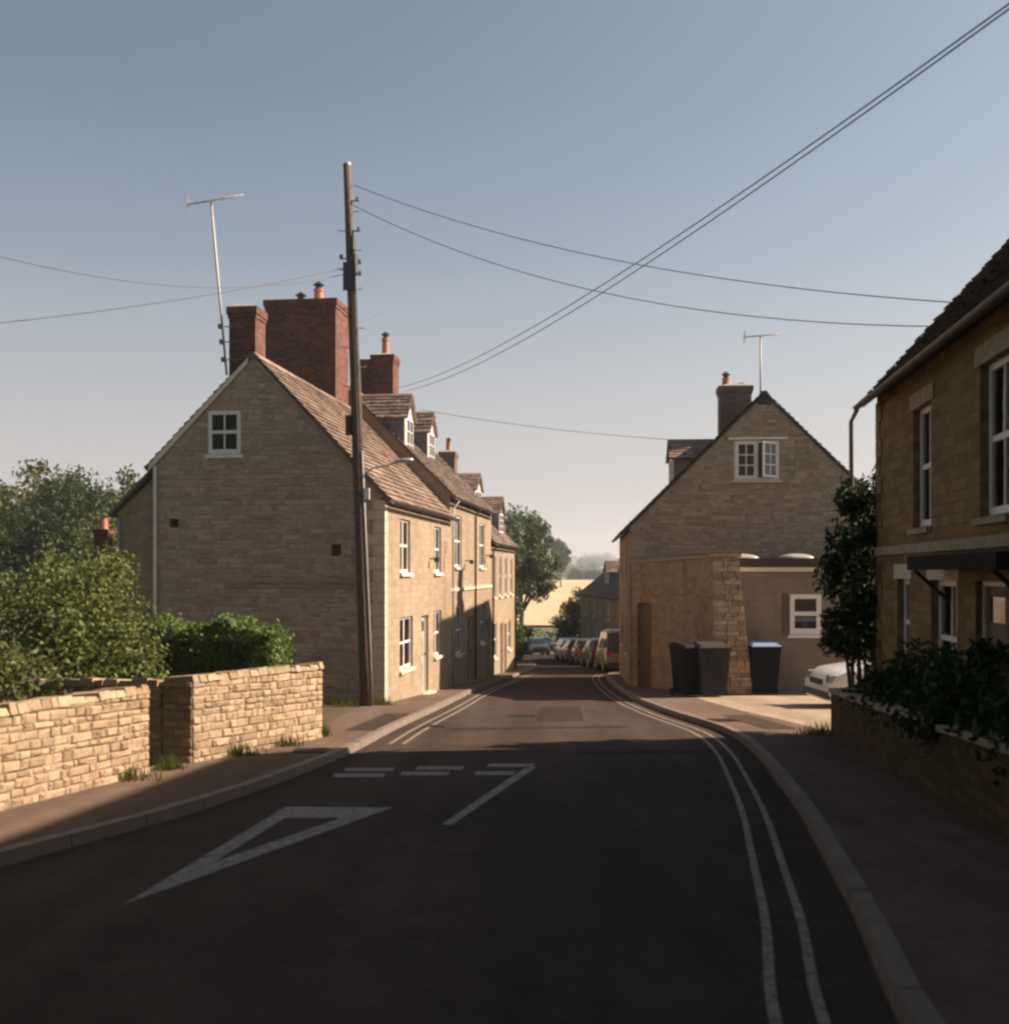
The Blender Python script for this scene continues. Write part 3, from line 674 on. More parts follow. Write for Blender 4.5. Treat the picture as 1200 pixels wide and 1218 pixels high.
# --- house 4 beyond, where the street bends left
H4 = empty('cottage', (.35, 49.75, gz(49.7)), R(2.5), 'low far cottage just past the end of the left row, mostly its roof showing', 'house')
z4 = gz(49.7)
b = MB(); b.prism([(0, -1.4), (0, 1.85 - z4), (3, 3.75 - z4), (6, 1.85 - z4), (6, -1.4)], lambda p, t: (-p[0], t, p[1]), 0, 9)
b.build('wall', M['ashlar'], H4)
roof(H4, [(0, 1.85 - z4), (3, 3.75 - z4), (6, 1.85 - z4)], 9, -1, m='slate2', seed=51)
dormer(H4, -1, .35, 1.2, 1.4, 2.1 - z4, 3.0 - z4, 3.75 - z4, 1.6, seed=52, front='lead')
pipe(H4, [(.07, -.02, 1.6 - z4), (.07, -.02, -.4)], .04, 'white')

# ------------------------------------------------------------------ right house with gable to the viewer
YR = 33.0; zR = gz(YR); XR = 3.82
AR = -math.atan(.075)
HR = empty('gabled_house', (XR, YR, zR), AR, 'large brown stone house on the right, gable end with an open attic casement', 'house')
ER, RR = 2.95 - zR, 6.95 - zR; LR = 10.0
b = MB(); b.prism([(0, -1.2), (0, ER), (4.05, RR), (8.1, ER), (8.1, -1.2)], lambda p, t: (p[0], t, p[1]), 0, LR)
wb = b.build('wall', M['rubble'], HR)
ax = 3.15; az = 4.38 - zR; aw, ah = 1.36, 1.2
cuts = [wcut((ax, 0, az), (1, 0, 0), (0, -1, 0), aw, ah, .12)]
fl = [((0, 2.0, .9), 1.0, 1.2), ((0, 6.5, .9), 1.0, 1.2), ((0, 2.0, 3.2), 1.0, 1.2), ((0, 6.5, 3.2), 1.0, 1.2)]
cuts += [wcut(o, (0, 1, 0), (-1, 0, 0), w, h) for o, w, h in fl]
cut(wb, cuts)
for o, w, h in fl: window(HR, o, (0, 1, 0), (-1, 0, 0), w, h, rec=.09)
sg_ = MB(); rubble_face(sg_, (.04, .006, 2.6), (1, 0, 0), (0, -1, 0), 8.0, 0, top=lambda x: min(ER + (RR - ER) * (x + .04) / 4.05, RR - (RR - ER) * (x + .04 - 4.05) / 4.05) - 2.6 - .07, sw=.27, sh=.105, seed=67, prot=.022,
    holes=[(ax - .05, ax + aw - .03, az - 2.6 - .03, az + ah - 2.6 + .01)])
sg_.build('gable_stones', M['gablestone2'], HR)
# attic window: left casement shut, right casement standing open
n = Vector((0, -1, 0))
fr = MB()
for xx in (ax, ax + aw * .5 - .03, ax + aw - .07): fr.box(xx, .03, az, xx + .07, .10, az + ah)
fr.box(ax + .07, .035, az, ax + aw * .5 - .03, .10, az + .07); fr.box(ax + aw * .5 + .04, .035, az, ax + aw - .07, .10, az + .07)
fr.box(ax + .07, .035, az + ah - .06, ax + aw * .5 - .03, .10, az + ah); fr.box(ax + aw * .5 + .04, .035, az + ah - .06, ax + aw - .07, .10, az + ah)
fo = fr.build('window', M['white'], HR); fo['label'] = 'white attic casement window with its right leaf open'
def leaf(parent, o, u, w, h, cols, rows):
    o, u = Vector(o), Vector(u).normalized(); nn = Vector((u.y, -u.x, 0)); z = Vector((0, 0, 1)); l = MB(); bd = .06; t = .045
    l.obox(o, u * bd, nn * t, z * h); l.obox(o + u * (w - bd), u * bd, nn * t, z * h); l.obox(o + u * bd, u * (w - 2 * bd), nn * t, z * bd); l.obox(o + u * bd + z * (h - bd), u * (w - 2 * bd), nn * t, z * bd)
    for i in range(1, cols): l.obox(o + u * (bd + (w - 2 * bd) * i / cols - .015) + nn * .004, u * .03, nn * (t - .008), z * (h))
    for i in range(1, rows): l.obox(o + z * (bd + (h - 2 * bd) * i / rows - .015) + nn * .007 + u * .01, u * (w - .02), nn * (t - .014), z * .03)
    lo = l.build('casement_leaf', M['white'], parent)
    g = MB(); g.obox(o + u * bd * .8 + nn * .018 + z * bd * .8, u * (w - 1.6 * bd), nn * .006, z * (h - 1.6 * bd)); g.build('pane', M['carglass'], parent)
lw = aw * .5 - .10
leaf(fo, (ax + .07, .055, az + .07), (1, 0, 0), lw, ah - .13, 2, 3)
leaf(fo, (ax + aw - .07, .02, az + .07), (-math.cos(R(36)), -math.sin(R(36)), 0), lw, ah - .13, 2, 3)
s = MB(); s.box(ax - .18, -.07, az + ah + .02, ax + aw + .22, -.003, az + ah + .09); s.build('drip_mould', M['cream'], HR)
s = MB(); s.box(ax - .06, -.06, az - .08, ax + aw + .06, .09, az - .003); s.build('sill', M['sill'], HR)
roof(HR, [(0, ER), (4.05, RR), (8.1, ER)], LR, 1, ohl=.04, ohe=.22, m='slatedark', seed=61)
gutter(HR, 1, LR, ER - .14, v=-.26)
dormer(HR, 1, 1.5, 2.1, 1.35, 4.35 - zR, 5.3 - zR, 5.87 - zR, 1.6, seed=63, m='slate', cheek='brown')
chimney(HR, 3.1, 3.0, 4.12, 3.7, RR - 1.3, 7.75 - zR, 'greybrick', pots=[(3.33, 3.35, .26, .13, True), (3.85, 3.35, .10, .10, False)], corbel=.06)
fin = MB(); fin.hexa([(3.86, -.03, RR - .3), (4.24, -.03, RR - .3), (4.24, .3, RR - .3), (3.86, .3, RR - .3), (3.95, 0, RR + .12), (4.15, 0, RR + .12), (4.15, .28, RR + .12), (3.95, .28, RR + .12)]); fin.build('ridge_stone', M['slatedark'], HR)
# aerial on the gable
def aerial(loc, mast_top, arm, label, n=7, lean=(0, 0)):
    a = empty('tv_aerial', loc, 0, label, 'aerial', 'television aerials')
    m = MB(); m.tube([(0, 0, 0), (lean[0], lean[1], mast_top)], .028, 8); m.build('mast', M['alum'], a, smooth=True)
    d = Vector(arm); o = Vector((lean[0], lean[1], mast_top)); c = MB(); c.tube([o - d * .42, o + d * .58], .018, 6)
    per = Vector((-d.y, d.x, 0)).normalized()
    for i in range(n):
        p = o - d * .36 + d * (.9 * i / (n - 1)); l = .24 - .018 * i; c.tube([p - per * l, p + per * l], .008, 5)
    c.build('antenna_boom', M['alum'], a, smooth=True)
    rf = MB(); p = o - d * .42
    for k in (-.14, -.05, .05, .14): rf.tube([p - per * .22 + Vector((0, 0, k)), p + per * .22 + Vector((0, 0, k))], .01, 5)
    rf.tube([p - Vector((0, 0, .16)), p + Vector((0, 0, .16))], .01, 5); rf.build('reflector', M['alum'], a)
    return a
# ---------------- screen wall, pier, garage
zG = gz(28.6)
G = empty('garage', (6.28, 28.6, zG), R(-1), 'flat roofed brown garage with white trim and small window behind the stone pier', 'garage')
gt = 1.60 - zG
b = MB(); b.box(-.55, 0, -.8, 6.0, 2.9, gt); wb = b.build('wall', M['brown'], G)
wx, wz = 1.22, .0
wo = (1.26, 0, -.06 - zG); ww, wh = .82, 1.06
cut(wb, [wcut(wo, (1, 0, 0), (0, -1, 0), ww, wh, .09)])
fo = window(G, wo, (1, 0, 0), (0, -1, 0), ww, wh, rec=.03, cols=1, rows=2, border=.12, sill='white', label='small white framed garage window, two panes one above the other')
s = MB(); s.obox((1.24, -.035, -.06 - zG), (-.16, 0, 0), (0, .032, 0), (0, 0, 1.06)); s.build('shutter', M['browndoor'], G)
f = MB(); f.box(-.6, -.12, gt + .12, 6.1, 3.0, gt + .36); f.build('roof', M['slatedark'], G)
f = MB(); f.box(-.58, -.10, gt + .002, 6.05, -.04, gt + .115); f.build('trim_board', M['cream'], G)
for (xa, xb, lb) in ((-.55, 1.0, 'left of the two clouded rooflight domes'), (1.15, 2.15, 'right of the two clouded rooflight domes')):
    pass
def domelight(xa, xb, ya, zb):
    d = MB(); cx = (xa + xb) / 2; a = (xb - xa) / 2; bb_ = .45; rings = []
    for j in range(7):
        t = j / 6 * math.pi / 2
        rings.append([d.bm.verts.new((cx + a * math.cos(t) * math.copysign(abs(math.cos(p)) ** .6, math.cos(p)), ya + bb_ * math.cos(t) * math.copysign(abs(math.sin(p)) ** .6, math.sin(p)), zb + 0.13 * math.sin(t))) for p in [2 * math.pi * k / 24 for k in range(24)]])
    for A, B in zip(rings, rings[1:]):
        for k in range(24): d.bm.faces.new([A[k], A[(k + 1) % 24], B[(k + 1) % 24], B[k]])
    bmesh.ops.remove_doubles(d.bm, verts=d.bm.verts, dist=.0005)
    return d.build('rooflight', M['dome'], G, smooth=True)
domelight(-.52, .62, .9, gt + .361); domelight(1.2, 2.1, .9, gt + .361)
v_ = MB(); v_.lathe((2.3, .2, gt + .361), [(.07, 0), (.07, .22), (.11, .24), (.05, .32)], 12); v_.build('roof_vent', M['black'], G)

# tapering stone pier
P = empty('stone_pier', (5.74, 27.75, gz(27.75)), R(0), 'rough yellow stone buttress tapering upwards between the wheelie bins and the garage', 'pier')
core = MB(); zP = gz(27.75); Ht = 1.94 - zP
core.hexa([(-.28, 0, -.5), (.62, 0, -.5), (.62, .7, -.5), (-.28, .7, -.5), (-.28, .12, Ht), (.26, .12, Ht), (.26, .7, Ht), (-.28, .7, Ht)])
core.build('core', M['mortar'], P)
sm = MB(); zz = -.3; r = random.Random(5)
while zz < Ht - .02:
    hh = r.uniform(.08, .17); t = max(0, (zz + .25) / (Ht + .25)); xa = -.30; xb = .66 - (.36) * t; yf = -.03 + .12 * t
    x = xa; top = min(zz + hh - .012, Ht + .03)
    ws = []
    while x < xb - .03:
        w = r.uniform(.14, .36); x2 = min(xb, x + w)
        if xb - x2 < .09: x2 = xb
        pr = r.uniform(0, .045)
        V = sm.hexa([(x + .006, yf - pr, zz), (x2 - .006, yf - pr + r.uniform(-.015, .015), zz), (x2 - .006 + (.02 if x2 == xb else 0), .6, zz), (x + .006, .6, zz),
                 (x + .012, yf - pr + .012, top), (x2 - .012, yf - pr + .012, top), (x2 - .012, .6, top), (x + .012, .6, top)]); x = x2
    zz += hh
sm.build('stones', M['pierstone'], P)
cp = MB(); cp.box(-.36, -.02, Ht + .04, .34, .75, Ht + .12); cp.build('coping', M['lintel'], P)
# screen wall from the house corner to the pier
a = Vector((3.86, 32.94, 0)); c = Vector((5.5, 28.1, 0)); d = (c - a); ln = d.length; u = d.normalized(); nn = Vector((u.y, -u.x, 0))
if nn.x > 0: nn = -nn
zS = gz(32.9)
S = empty('yard_wall', (a.x, a.y, zS), 0, 'streaky plastered yard wall with plank door, between the gabled house and stone pier', 'wall')
b = MB(); hA, hB = 1.86 - zS, 1.98 - zS
o0 = Vector((0, 0, 0))
b.hexa([Vector((0, 0, -.6)), u * ln + Vector((0, 0, -.6)), u * ln - nn * .35 + Vector((0, 0, -.6)), -nn * .35 + Vector((0, 0, -.6)),
        Vector((0, 0, hA)), u * ln + Vector((0, 0, hB)), u * ln - nn * .35 + Vector((0, 0, hB)), -nn * .35 + Vector((0, 0, hA))])
wb = b.build('wall_face', M['render'], S)
do_ = u * .42 + Vector((0, 0, .02)); cut(wb, [wcut(do_, u, nn, .95, 2.62, .14)])
dd = MB()
for i in range(6): dd.obox(do_ + u * (.01 + i * .156) - nn * (.13 - .004 * (i % 2)), u * .15, nn * .03, Vector((0, 0, 2.6)))
dob = dd.build('door', M['browndoor'], S)
hd = MB(); q_ = do_ + u * .8 - nn * .09 + Vector((0, 0, 1.1)); hd.tube([q_, q_ + nn * .05, q_ + nn * .05 + Vector((0, 0, .12)), q_ + Vector((0, 0, .12))], .012, 6); hd.build('handle', M['black'], dob)
b = MB(); b.hexa([nn * .05 + Vector((0, 0, hA + .002)), u * ln + nn * .05 + Vector((0, 0, hB + .002)), u * ln - nn * .4 + Vector((0, 0, hB + .002)), -nn * .4 + Vector((0, 0, hA + .002)),
        nn * .05 + Vector((0, 0, hA + .06)), u * ln + nn * .05 + Vector((0, 0, hB + .06)), u * ln - nn * .4 + Vector((0, 0, hB + .09)), -nn * .4 + Vector((0, 0, hA + .09))])
b.build('coping', M['lintel'], S)

# ------------------------------------------------------------------ wheelie bins
def wheelie(loc, rz, label, bm_, lm_, hgt=1.07, tilt=0, w=.58, tm='rubber', lid_open=0):
    o = empty('wheelie_bin', loc, rz, label, 'wheelie bin', 'bins beside the stone pier')
    d = .70; b = MB(); a0, a1 = w * .40, w * .5; d0, d1 = d * .36, d * .5; t = tilt
    b.hexa([(-a0, -d0, .06), (a0, -d0, .06), (a0, d0, .06), (-a0, d0, .06), (-a1, -d1, hgt - .08), (a1, -d1, hgt - .08), (a1, d1, hgt - .03), (-a1, d1, hgt - .03)])
    rim = MB(); e = .02
    bo = b.build('body', M[bm_], o)
    rim.hexa([(-a1 - e, -d1 - e, hgt - .078), (a1 + e, -d1 - e, hgt - .078), (a1 + e, d1 + e, hgt - .028), (-a1 - e, d1 + e, hgt - .028), (-a1 - e, -d1 - e, hgt - .04), (a1 + e, -d1 - e, hgt - .04), (a1 + e, d1 + e, hgt + .005), (-a1 - e, d1 + e, hgt + .005)])
    rim.build('rim', M[bm_], o)
    l = MB(); l.hexa([(-a1 - e, -d1 - .03, hgt - .036), (a1 + e, -d1 - .03, hgt - .036), (a1 + e, d1 + .02, hgt + .01), (-a1 - e, d1 + .02, hgt + .01),
                      (-a1 * .85, -d1 * .85, hgt + .02), (a1 * .85, -d1 * .85, hgt + .02), (a1 * .85, d1 * .8, hgt + .075), (-a1 * .85, d1 * .8, hgt + .075)])
    l.build('lid', M[lm_], o)
    h = MB(); h.tube([(-a1 + .06, d1 + .02, hgt - .02), (-a1 + .06, d1 + .1, hgt + .01), (a1 - .06, d1 + .1, hgt + .01), (a1 - .06, d1 + .02, hgt - .02)], .016, 8); h.build('handle', M[bm_], o)
    for sx in (-1, 1):
        wl = MB(); wl.tube([(sx * (a0 + .0), d0 + .05, .1), (sx * (a0 + .06), d0 + .05, .1)], .1, 14); wl.build('wheel', M[tm], o)
    rb = MB()
    for k in (-.5, 0, .5): rb.hexa([(k * a0 - .01, -d0 - .008, .12), (k * a0 + .01, -d0 - .008, .12), (k * a0 + .01, -d0 + .02, .12), (k * a0 - .01, -d0 + .02, .12), (k * a1 - .01, -d1 - .006, hgt - .14), (k * a1 + .01, -d1 - .006, hgt - .14), (k * a1 + .01, -d1 + .02, hgt - .14), (k * a1 - .01, -d1 + .02, hgt - .14)])
    rb.build('ribs', M[bm_], o)
    return o
def gpz(px, py): x, y = gp(px, py, .1); return (x, y, gz(y) + .1)
wheelie((4.62, 27.2, gz(27.2) + .1), R(24), 'black wheelie bin against the plastered yard wall, left of the grey one', 'binblack', 'binblack', 1.28, w=.66)
wheelie((5.15, 26.95, gz(26.95) + .1), R(6), 'grey wheelie bin beside the left edge of the stone pier', 'bingrey', 'bingrey', 1.28, w=.78)
wheelie((6.68, 27.9, gz(27.9) + .1), R(0), 'dark wheelie bin with pale blue lid, to the right of the stone pier', 'binblack', 'binlid', 1.3, w=.74)

# ------------------------------------------------------------------ near right house (casts the foreground shade)
nd = Vector((.134, 1, 0)).normalized(); AN = -math.atan(.134)
zN = gz(16.35)
HN = empty('near_house', (5.63, 16.35, zN), AN, 'golden stone house at the right edge, shaded, with white sash windows and dark porch canopy', 'house')
# local y negative = towards the viewer
EN, RN, DN = 4.30 - zN, 7.9 - zN, 6.5; LN = 26.0
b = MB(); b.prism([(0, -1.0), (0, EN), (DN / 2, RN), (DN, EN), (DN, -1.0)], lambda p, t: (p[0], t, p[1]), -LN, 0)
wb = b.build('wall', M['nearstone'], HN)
def FN(Ya, Yb, za, zb_): k = math.sqrt(1 + .134 ** 2); return ((0, (Ya - 16) * k, za - zN), (Yb - Ya) * k, zb_ - za)
ups = [FN(12.85, 13.75, 2.17, 3.7), FN(9.95, 10.9, 2.17, 3.74), FN(6.6, 7.5, 2.17, 3.74), FN(3.2, 4.1, 2.17, 3.74)]
los = [FN(13.95, 14.65, .3, 1.5), FN(11.75, 12.85, .1, 1.5), FN(6.4, 7.5, .3, 1.6)]
drn = FN(10.1, 11.05, -.55, 1.5)
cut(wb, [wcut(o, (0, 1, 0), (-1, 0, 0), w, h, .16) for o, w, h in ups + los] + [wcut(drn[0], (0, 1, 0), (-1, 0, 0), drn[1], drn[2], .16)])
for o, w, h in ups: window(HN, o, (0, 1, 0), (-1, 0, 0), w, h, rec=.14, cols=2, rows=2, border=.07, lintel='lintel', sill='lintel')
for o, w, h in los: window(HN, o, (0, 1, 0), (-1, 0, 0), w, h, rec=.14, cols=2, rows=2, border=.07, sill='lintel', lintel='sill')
door(HN, drn[0], (0, 1, 0), (-1, 0, 0), drn[1], drn[2], .14, 'browndoor')
roof(HN, [(0, EN), (DN / 2, RN), (DN, EN)], LN, 1, ohl=.05, ohe=.28, m='slatedark', seed=71, y0=-LN, course=.2)
gutter(HN, 1, LN, EN - .2, v=-.3, y0=-LN)
s = MB(); s.box(-.05, -LN + .1, 1.84 - zN, -.003, -.02, 1.96 - zN); s.build('string_course', M['lintel'], HN)
cn = MB(); o = FN(9.0, 12.25, 1.62, 1.8); cn.box(-.42, o[0][1], o[0][2], -.055, o[0][1] + o[1], o[0][2] + .16); cno = cn.build('porch_canopy', M['darkwood'], HN)
for yy in (.2, o[1] - .2):
    k = MB(); k.tube([(-.01, o[0][1] + yy, o[0][2] - .35), (-.38, o[0][1] + yy, o[0][2] - .01)], .025, 6); k.build('bracket', M['black'], cno)
pipe(HN, [(-.3, -.05, EN - .25), (-.34, .2, EN - .4), (-.28, .42, .3)], .035, 'greypaint')
# quoins
q = MB(); zz = -.3; k = 0
while zz < EN - .4:
    hh = rnd.uniform(.24, .32); a_ = .40 if k % 2 else .26
    q.box(-.018, -a_, zz, .25, .012, zz + hh - .012); zz += hh; k += 1
q.build('quoins', M['nearstone'], HN)
chimney(HN, DN / 2 - .4, -9.2, DN / 2 + .4, -8.4, RN - .6, RN + .6, 'brick')

# ------------------------------------------------------------------ far houses on the right
def far_house(loc, rz, L, D, ze, zr, label, seed, m='rubble', roofm='slate2', dorm=(), wins=()):
    z = loc[2]; h = empty('cottage', loc, rz, label, 'house', 'cottages down the right side')
    b = MB(); b.prism([(0, -1.5), (0, ze - z), (D / 2, zr - z), (D, ze - z), (D, -1.5)], lambda p, t: (p[0], t, p[1]), 0, L)
    wb = b.build('wall', M[m], h)
    W = [((0, y, zz - z), w, hh) for (y, zz, w, hh) in wins]
    cut(wb, [wcut(o, (0, 1, 0), (-1, 0, 0), w, hh) for o, w, hh in W])
    for o, w, hh in W:
        if hh > 1.8: door(h, o, (0, 1, 0), (-1, 0, 0), w, hh, .1, 'browndoor')
        else: window(h, o, (0, 1, 0), (-1, 0, 0), w, hh, rec=.09)
    roof(h, [(0, ze - z), (D / 2, zr - z), (D, ze - z)], L, 1, m=roofm, seed=seed)
    for (y, v, zb, zze, zzr) in dorm: dormer(h, 1, v, y, 1.3, zb - z, zze - z, zzr - z, 1.8, seed=seed + 3, m=roofm)
    return h
def ang(a, b): return -math.atan2(b[0] - a[0], b[1] - a[1])
far_house((6.75, 46.5, gz(46.5)), ang((6.75, 46.5), (6.45, 58)), 11.5, 6.5, 1.35, 4.3, 'shaded cottage just beyond the gabled house on the right, behind the parked cars', 81, wins=[(1.5, -2.0, 1.0, 1.1), (4.0, -2.9, .9, 2.0), (7, -2.0, 1, 1.1), (1.5, .0, 1, 1.1), (7, 0, 1, 1.1)], dorm=[(8.6, .7, 1.9, 2.9, 3.45)])
far_house((6.3, 60, gz(60)), ang((6.3, 60), (5.35, 76)), 16, 6.5, .1, 2.75, 'farthest right cottage down the hill with white dormer windows, next to the round bush', 83, roofm='slate', wins=[(2, -2.9, 1.0, 1.1), (5, -3.9, .9, 2.0), (8, -2.9, 1, 1.1), (12, -2.9, 1, 1.1), (3, -1.25, 1, 1.0), (9, -1.25, 1, 1.0), (13, -1.25, 1, 1.0)], dorm=[(2.5, .8, .75, 1.6, 2.2), (8.5, .8, .75, 1.6, 2.2)])

# ------------------------------------------------------------------ ground, road, pavements
xs = [-900, -500, -300, -180, -110, -70, -45, -30, -20, -12, -6, 0, 6, 12, 20, 30, 45, 70, 110, 180, 300, 500, 900]
ys = [-60, -20, 0, 20, 40, 60, 80, 100, 106, 112, 119, 126, 133, 140, 152, 165, 200, 250, 300, 350, 400, 460, 520, 600, 700, 800, 1000, 1300, 1700]
def gterr(x, y):
    z = gz(y)
    if y > 500: z += (y - 500) * .004 * math.sin(x * .004 + 1.0)
    return z
g = MB(); V = [[g.bm.verts.new((x, y, gterr(x, y))) for x in xs] for y in ys]
for j in range(len(ys) - 1):
    for i in range(len(xs) - 1): g.bm.faces.new([V[j][i], V[j][i + 1], V[j + 1][i + 1], V[j + 1][i]])
tag(g.build('ground', M['meadow'], smooth=True), kind='structure')

def interp(P, y):
    if y <= P[0][1]: return P[0][0]
    for (xa, ya), (xb, yb) in zip(P, P[1:]):
        if y <= yb:
            t = (y - ya) / (yb - ya); return xa + (xb - xa) * t
    return P[-1][0]
def smoothpoly(P, n=6):
    out = []
    for i in range(len(P) - 1):
        p0 = P[max(i - 1, 0)]; p1 = P[i]; p2 = P[i + 1]; p3 = P[min(i + 2, len(P) - 1)]
        for k in range(n):
            t = k / n
            out.append(tuple(.5 * ((2 * p1[a]) + (-p0[a] + p2[a]) * t + (2 * p0[a] - 5 * p1[a] + 4 * p2[a] - p3[a]) * t * t + (-p0[a] + 3 * p1[a] - 3 * p2[a] + p3[a]) * t ** 3) for a in (0, 1)))
    out.append(P[-1]); return out
LK = smoothpoly([(-6.6, -8), (-5.4, 0), (-4.4, 4), (-3.5, 7.4), (-2.72, 10.2), (-2.12, 14.4), (-1.85, 18.6), (-1.36, 24.5), (-.82, 31.7), (-.12, 38), (.55, 44), (1.25, 50), (1.7, 58), (1.35, 70), (.4, 84), (-1.6, 98), (-5.5, 110), (-12, 118)])
RK = smoothpoly([(.6, -8), (.9, -2), (1.35, 2.5), (1.62, 4.47), (1.95, 6.0), (2.25, 7.6), (2.62, 9.6), (3.0, 12), (3.42, 15), (3.62, 18.0), (3.36, 22), (3.25, 26), (3.3, 30), (3.55, 36), (4.05, 43), (5.2, 48), (5.9, 53), (5.9, 60), (5.0, 72), (4.6, 84), (3.2, 98), (1.5, 108), (-3, 120)])
def strip(name, A, B, m, lift, y0, y1, step=.5, label=None, xdiv=1):
    mb = MB(); y = y0; rows = []
    while y <= y1 + 1e-6:
        xa, xb = A(y), B(y)
        rows.append([mb.bm.verts.new((xa + (xb - xa) * k / xdiv, y, gz(y) + lift(y))) for k in range(xdiv + 1)]); y += step
    for P, Q in zip(rows, rows[1:]):
        for k in range(xdiv): mb.bm.faces.new([P[k], P[k + 1], Q[k + 1], Q[k]])
    return mb.build(name, m)
lk = lambda y: interp(LK, y); rk = lambda y: interp(RK, y)
rl = lambda y: .004 + max(0, y - 90) * .0015
tag(strip('road', lk, rk, M['road'], rl, -8, 117, .5, xdiv=2), kind='structure')
tag(strip('road_turn', lambda y: -40, rk, M['road'], lambda y: rl(y) + .004, 108, 119, .5), kind='structure')
KW = .13
def backL(y):
    P = [(-10, -8), (-8, 0), (-5.0, 6), (-4.3, 9.5), (-3.85, 12), (-3.65, 12.9), (-2.7, 16.1), (-2.72, 19), (-2.72, 24), (leftX(24.2), 24.2), (leftX(49.5), 49.5), (.4, 50), (.1, 60), (-.5, 70), (-1.4, 84), (-3.4, 98), (-7, 108)]
    return interp(P, y)
tag(strip('pavement', lambda y: backL(y) - .35 if y < 24 else backL(y) - .05, lambda y: lk(y) - KW, M['pave'], lambda y: .10, -8, 106, .5), kind='structure')
def backR(y):
    P = [(3, -8), (3.2, 0), (3.5, 5), (4.2, 9), (5.2, 16.5), (12.5, 16.6), (12.5, 28.7), (6.4, 28.75), (5.6, 28.2), (3.95, 33), (4.75, 43), (6.8, 46.5), (6.5, 58), (5.6, 76), (5.4, 100)]
    return interp(P, y)
tag(strip('footway', lambda y: rk(y) + KW, lambda y: min(rk(y) + 1.45, backR(y) + .3), M['pave'], lambda y: .10, -8, 100, .5), kind='structure')
dv = MB(); A = [(5.0, 16.55), (12.5, 16.55), (12.5, 29.92), (5.6, 29.92)]
rows = []
y = 16.55
while y < 28.6:
    xa = rk(y) + 1.45; rows.append([dv.bm.verts.new((xa + .0, y, gz(y) + .098)), dv.bm.verts.new((12.5, y, gz(y) + .098))]); y += .4
for P_, Q_ in zip(rows, rows[1:]): dv.bm.faces.new([P_[0], P_[1], Q_[1], Q_[0]])
tag(dv.build('driveway', M['drive']), kind='structure')
gs = strip('garden_soil', lambda y: backR(y) + .0, lambda y: backR(y) + 2.2, M['soil'], lambda y: .05, -8, 16.4, .5); tag(gs, kind='structure')

def kerb(name, f, side, y0, y1):
    mb = MB(); y = y0; r = random.Random(3)
    while y < y1:
        yb = min(y + .9, y1); a = Vector((f(y), y, gz(y))); c = Vector((f(yb - .012), yb - .012, gz(yb - .012))); o = Vector((side * KW, 0, 0)); h = .103 + r.uniform(-.003, .004)
        z = Vector((0, 0, 1))
        bev = Vector((side * .02, 0, 0))
        mb.hexa([a - z * .1, c - z * .1, c + o - z * .1, a + o - z * .1, a + bev + z * h, c + bev + z * h, c + o + z * h, a + o + z * h]); y += .9
    return tag(mb.build(name, M['kerb']), kind='structure')
kerb('kerb', lk, -1, -8, 104); kerb('kerb_right', rk, 1, -8, 98)

# painted lines
def linestrip(name, pts, w, m, lift=.009, closed=False, label=None):
    """ribbon along a ground polyline"""
    mb = MB(); prev = None
    for i, p in enumerate(pts):
        p = Vector((p[0], p[1])); d = Vector(pts[min(i + 1, len(pts) - 1)]) - Vector(pts[max(i - 1, 0)]); d.normalize(); nrm = Vector((-d.y, d.x)) * w / 2
        row = [mb.bm.verts.new((q.x, q.y, gz(q.y) + lift)) for q in (p - nrm, p + nrm)]
        if prev: mb.bm.faces.new([prev[0], prev[1], row[1], row[0]])
        prev = row
    return mb
def addline(mb, pts, w, lift=.009):
    prev = None
    for i, p in enumerate(pts):
        p = Vector((p[0], p[1])); d = Vector(pts[min(i + 1, len(pts) - 1)]) - Vector(pts[max(i - 1, 0)]); d.normalize(); nrm = Vector((-d.y, d.x)) * w / 2
        row = [mb.bm.verts.new((q.x, q.y, gz(q.y) + lift)) for q in (p - nrm, p + nrm)]
        if prev: mb.bm.faces.new([prev[0], prev[1], row[1], row[0]])
        prev = row
mb = MB()
for off in (.30, .50):
    addline(mb, [(lk(y * .5) + off, y * .5) for y in range(32, 96)], .065)
    addline(mb, [(rk(y * .25) - off, y * .25) for y in range(-20, 184)], .052)
tag(mb.build('double_yellow_lines', M['ypaint']), kind='structure')
mb = MB()
def quadpx(P): mb.face([(x, y, gz(y) + .0095) for x, y in [gp(*p) for p in P]])
for (a, b_, y_, yy) in ((410, 468, 914.5, 918.5), (495, 551, 912.5, 916.5), (580, 634, 909.5, 913.5), (397, 457, 921, 925.5), (477, 534, 919, 923.5), (565, 612, 918.5, 923)):
    quadpx([(a - 2, yy), (b_ - 2, yy), (b_ + 2, y_), (a + 2, y_)])
quadpx([(525, 982), (537, 983), (639, 913), (628, 912)])
o = [(145, 1079), (467, 962), (340, 961)]; i_ = [(255, 1027), (405, 974.5), (339, 974.5)]
for k in range(3):
    a_, b_, c_, d_ = o[k], o[(k + 1) % 3], i_[(k + 1) % 3], i_[k]
    quadpx([a_, b_, c_, d_])
tag(mb.build('give_way_markings', M['wpaint']), kind='structure')
# drain cover
mb = MB(); mb.box(2.2, 14.2, gz(14.2) - .1, 2.65, 14.6, gz(14.6) + .03)
mb.bm.free()

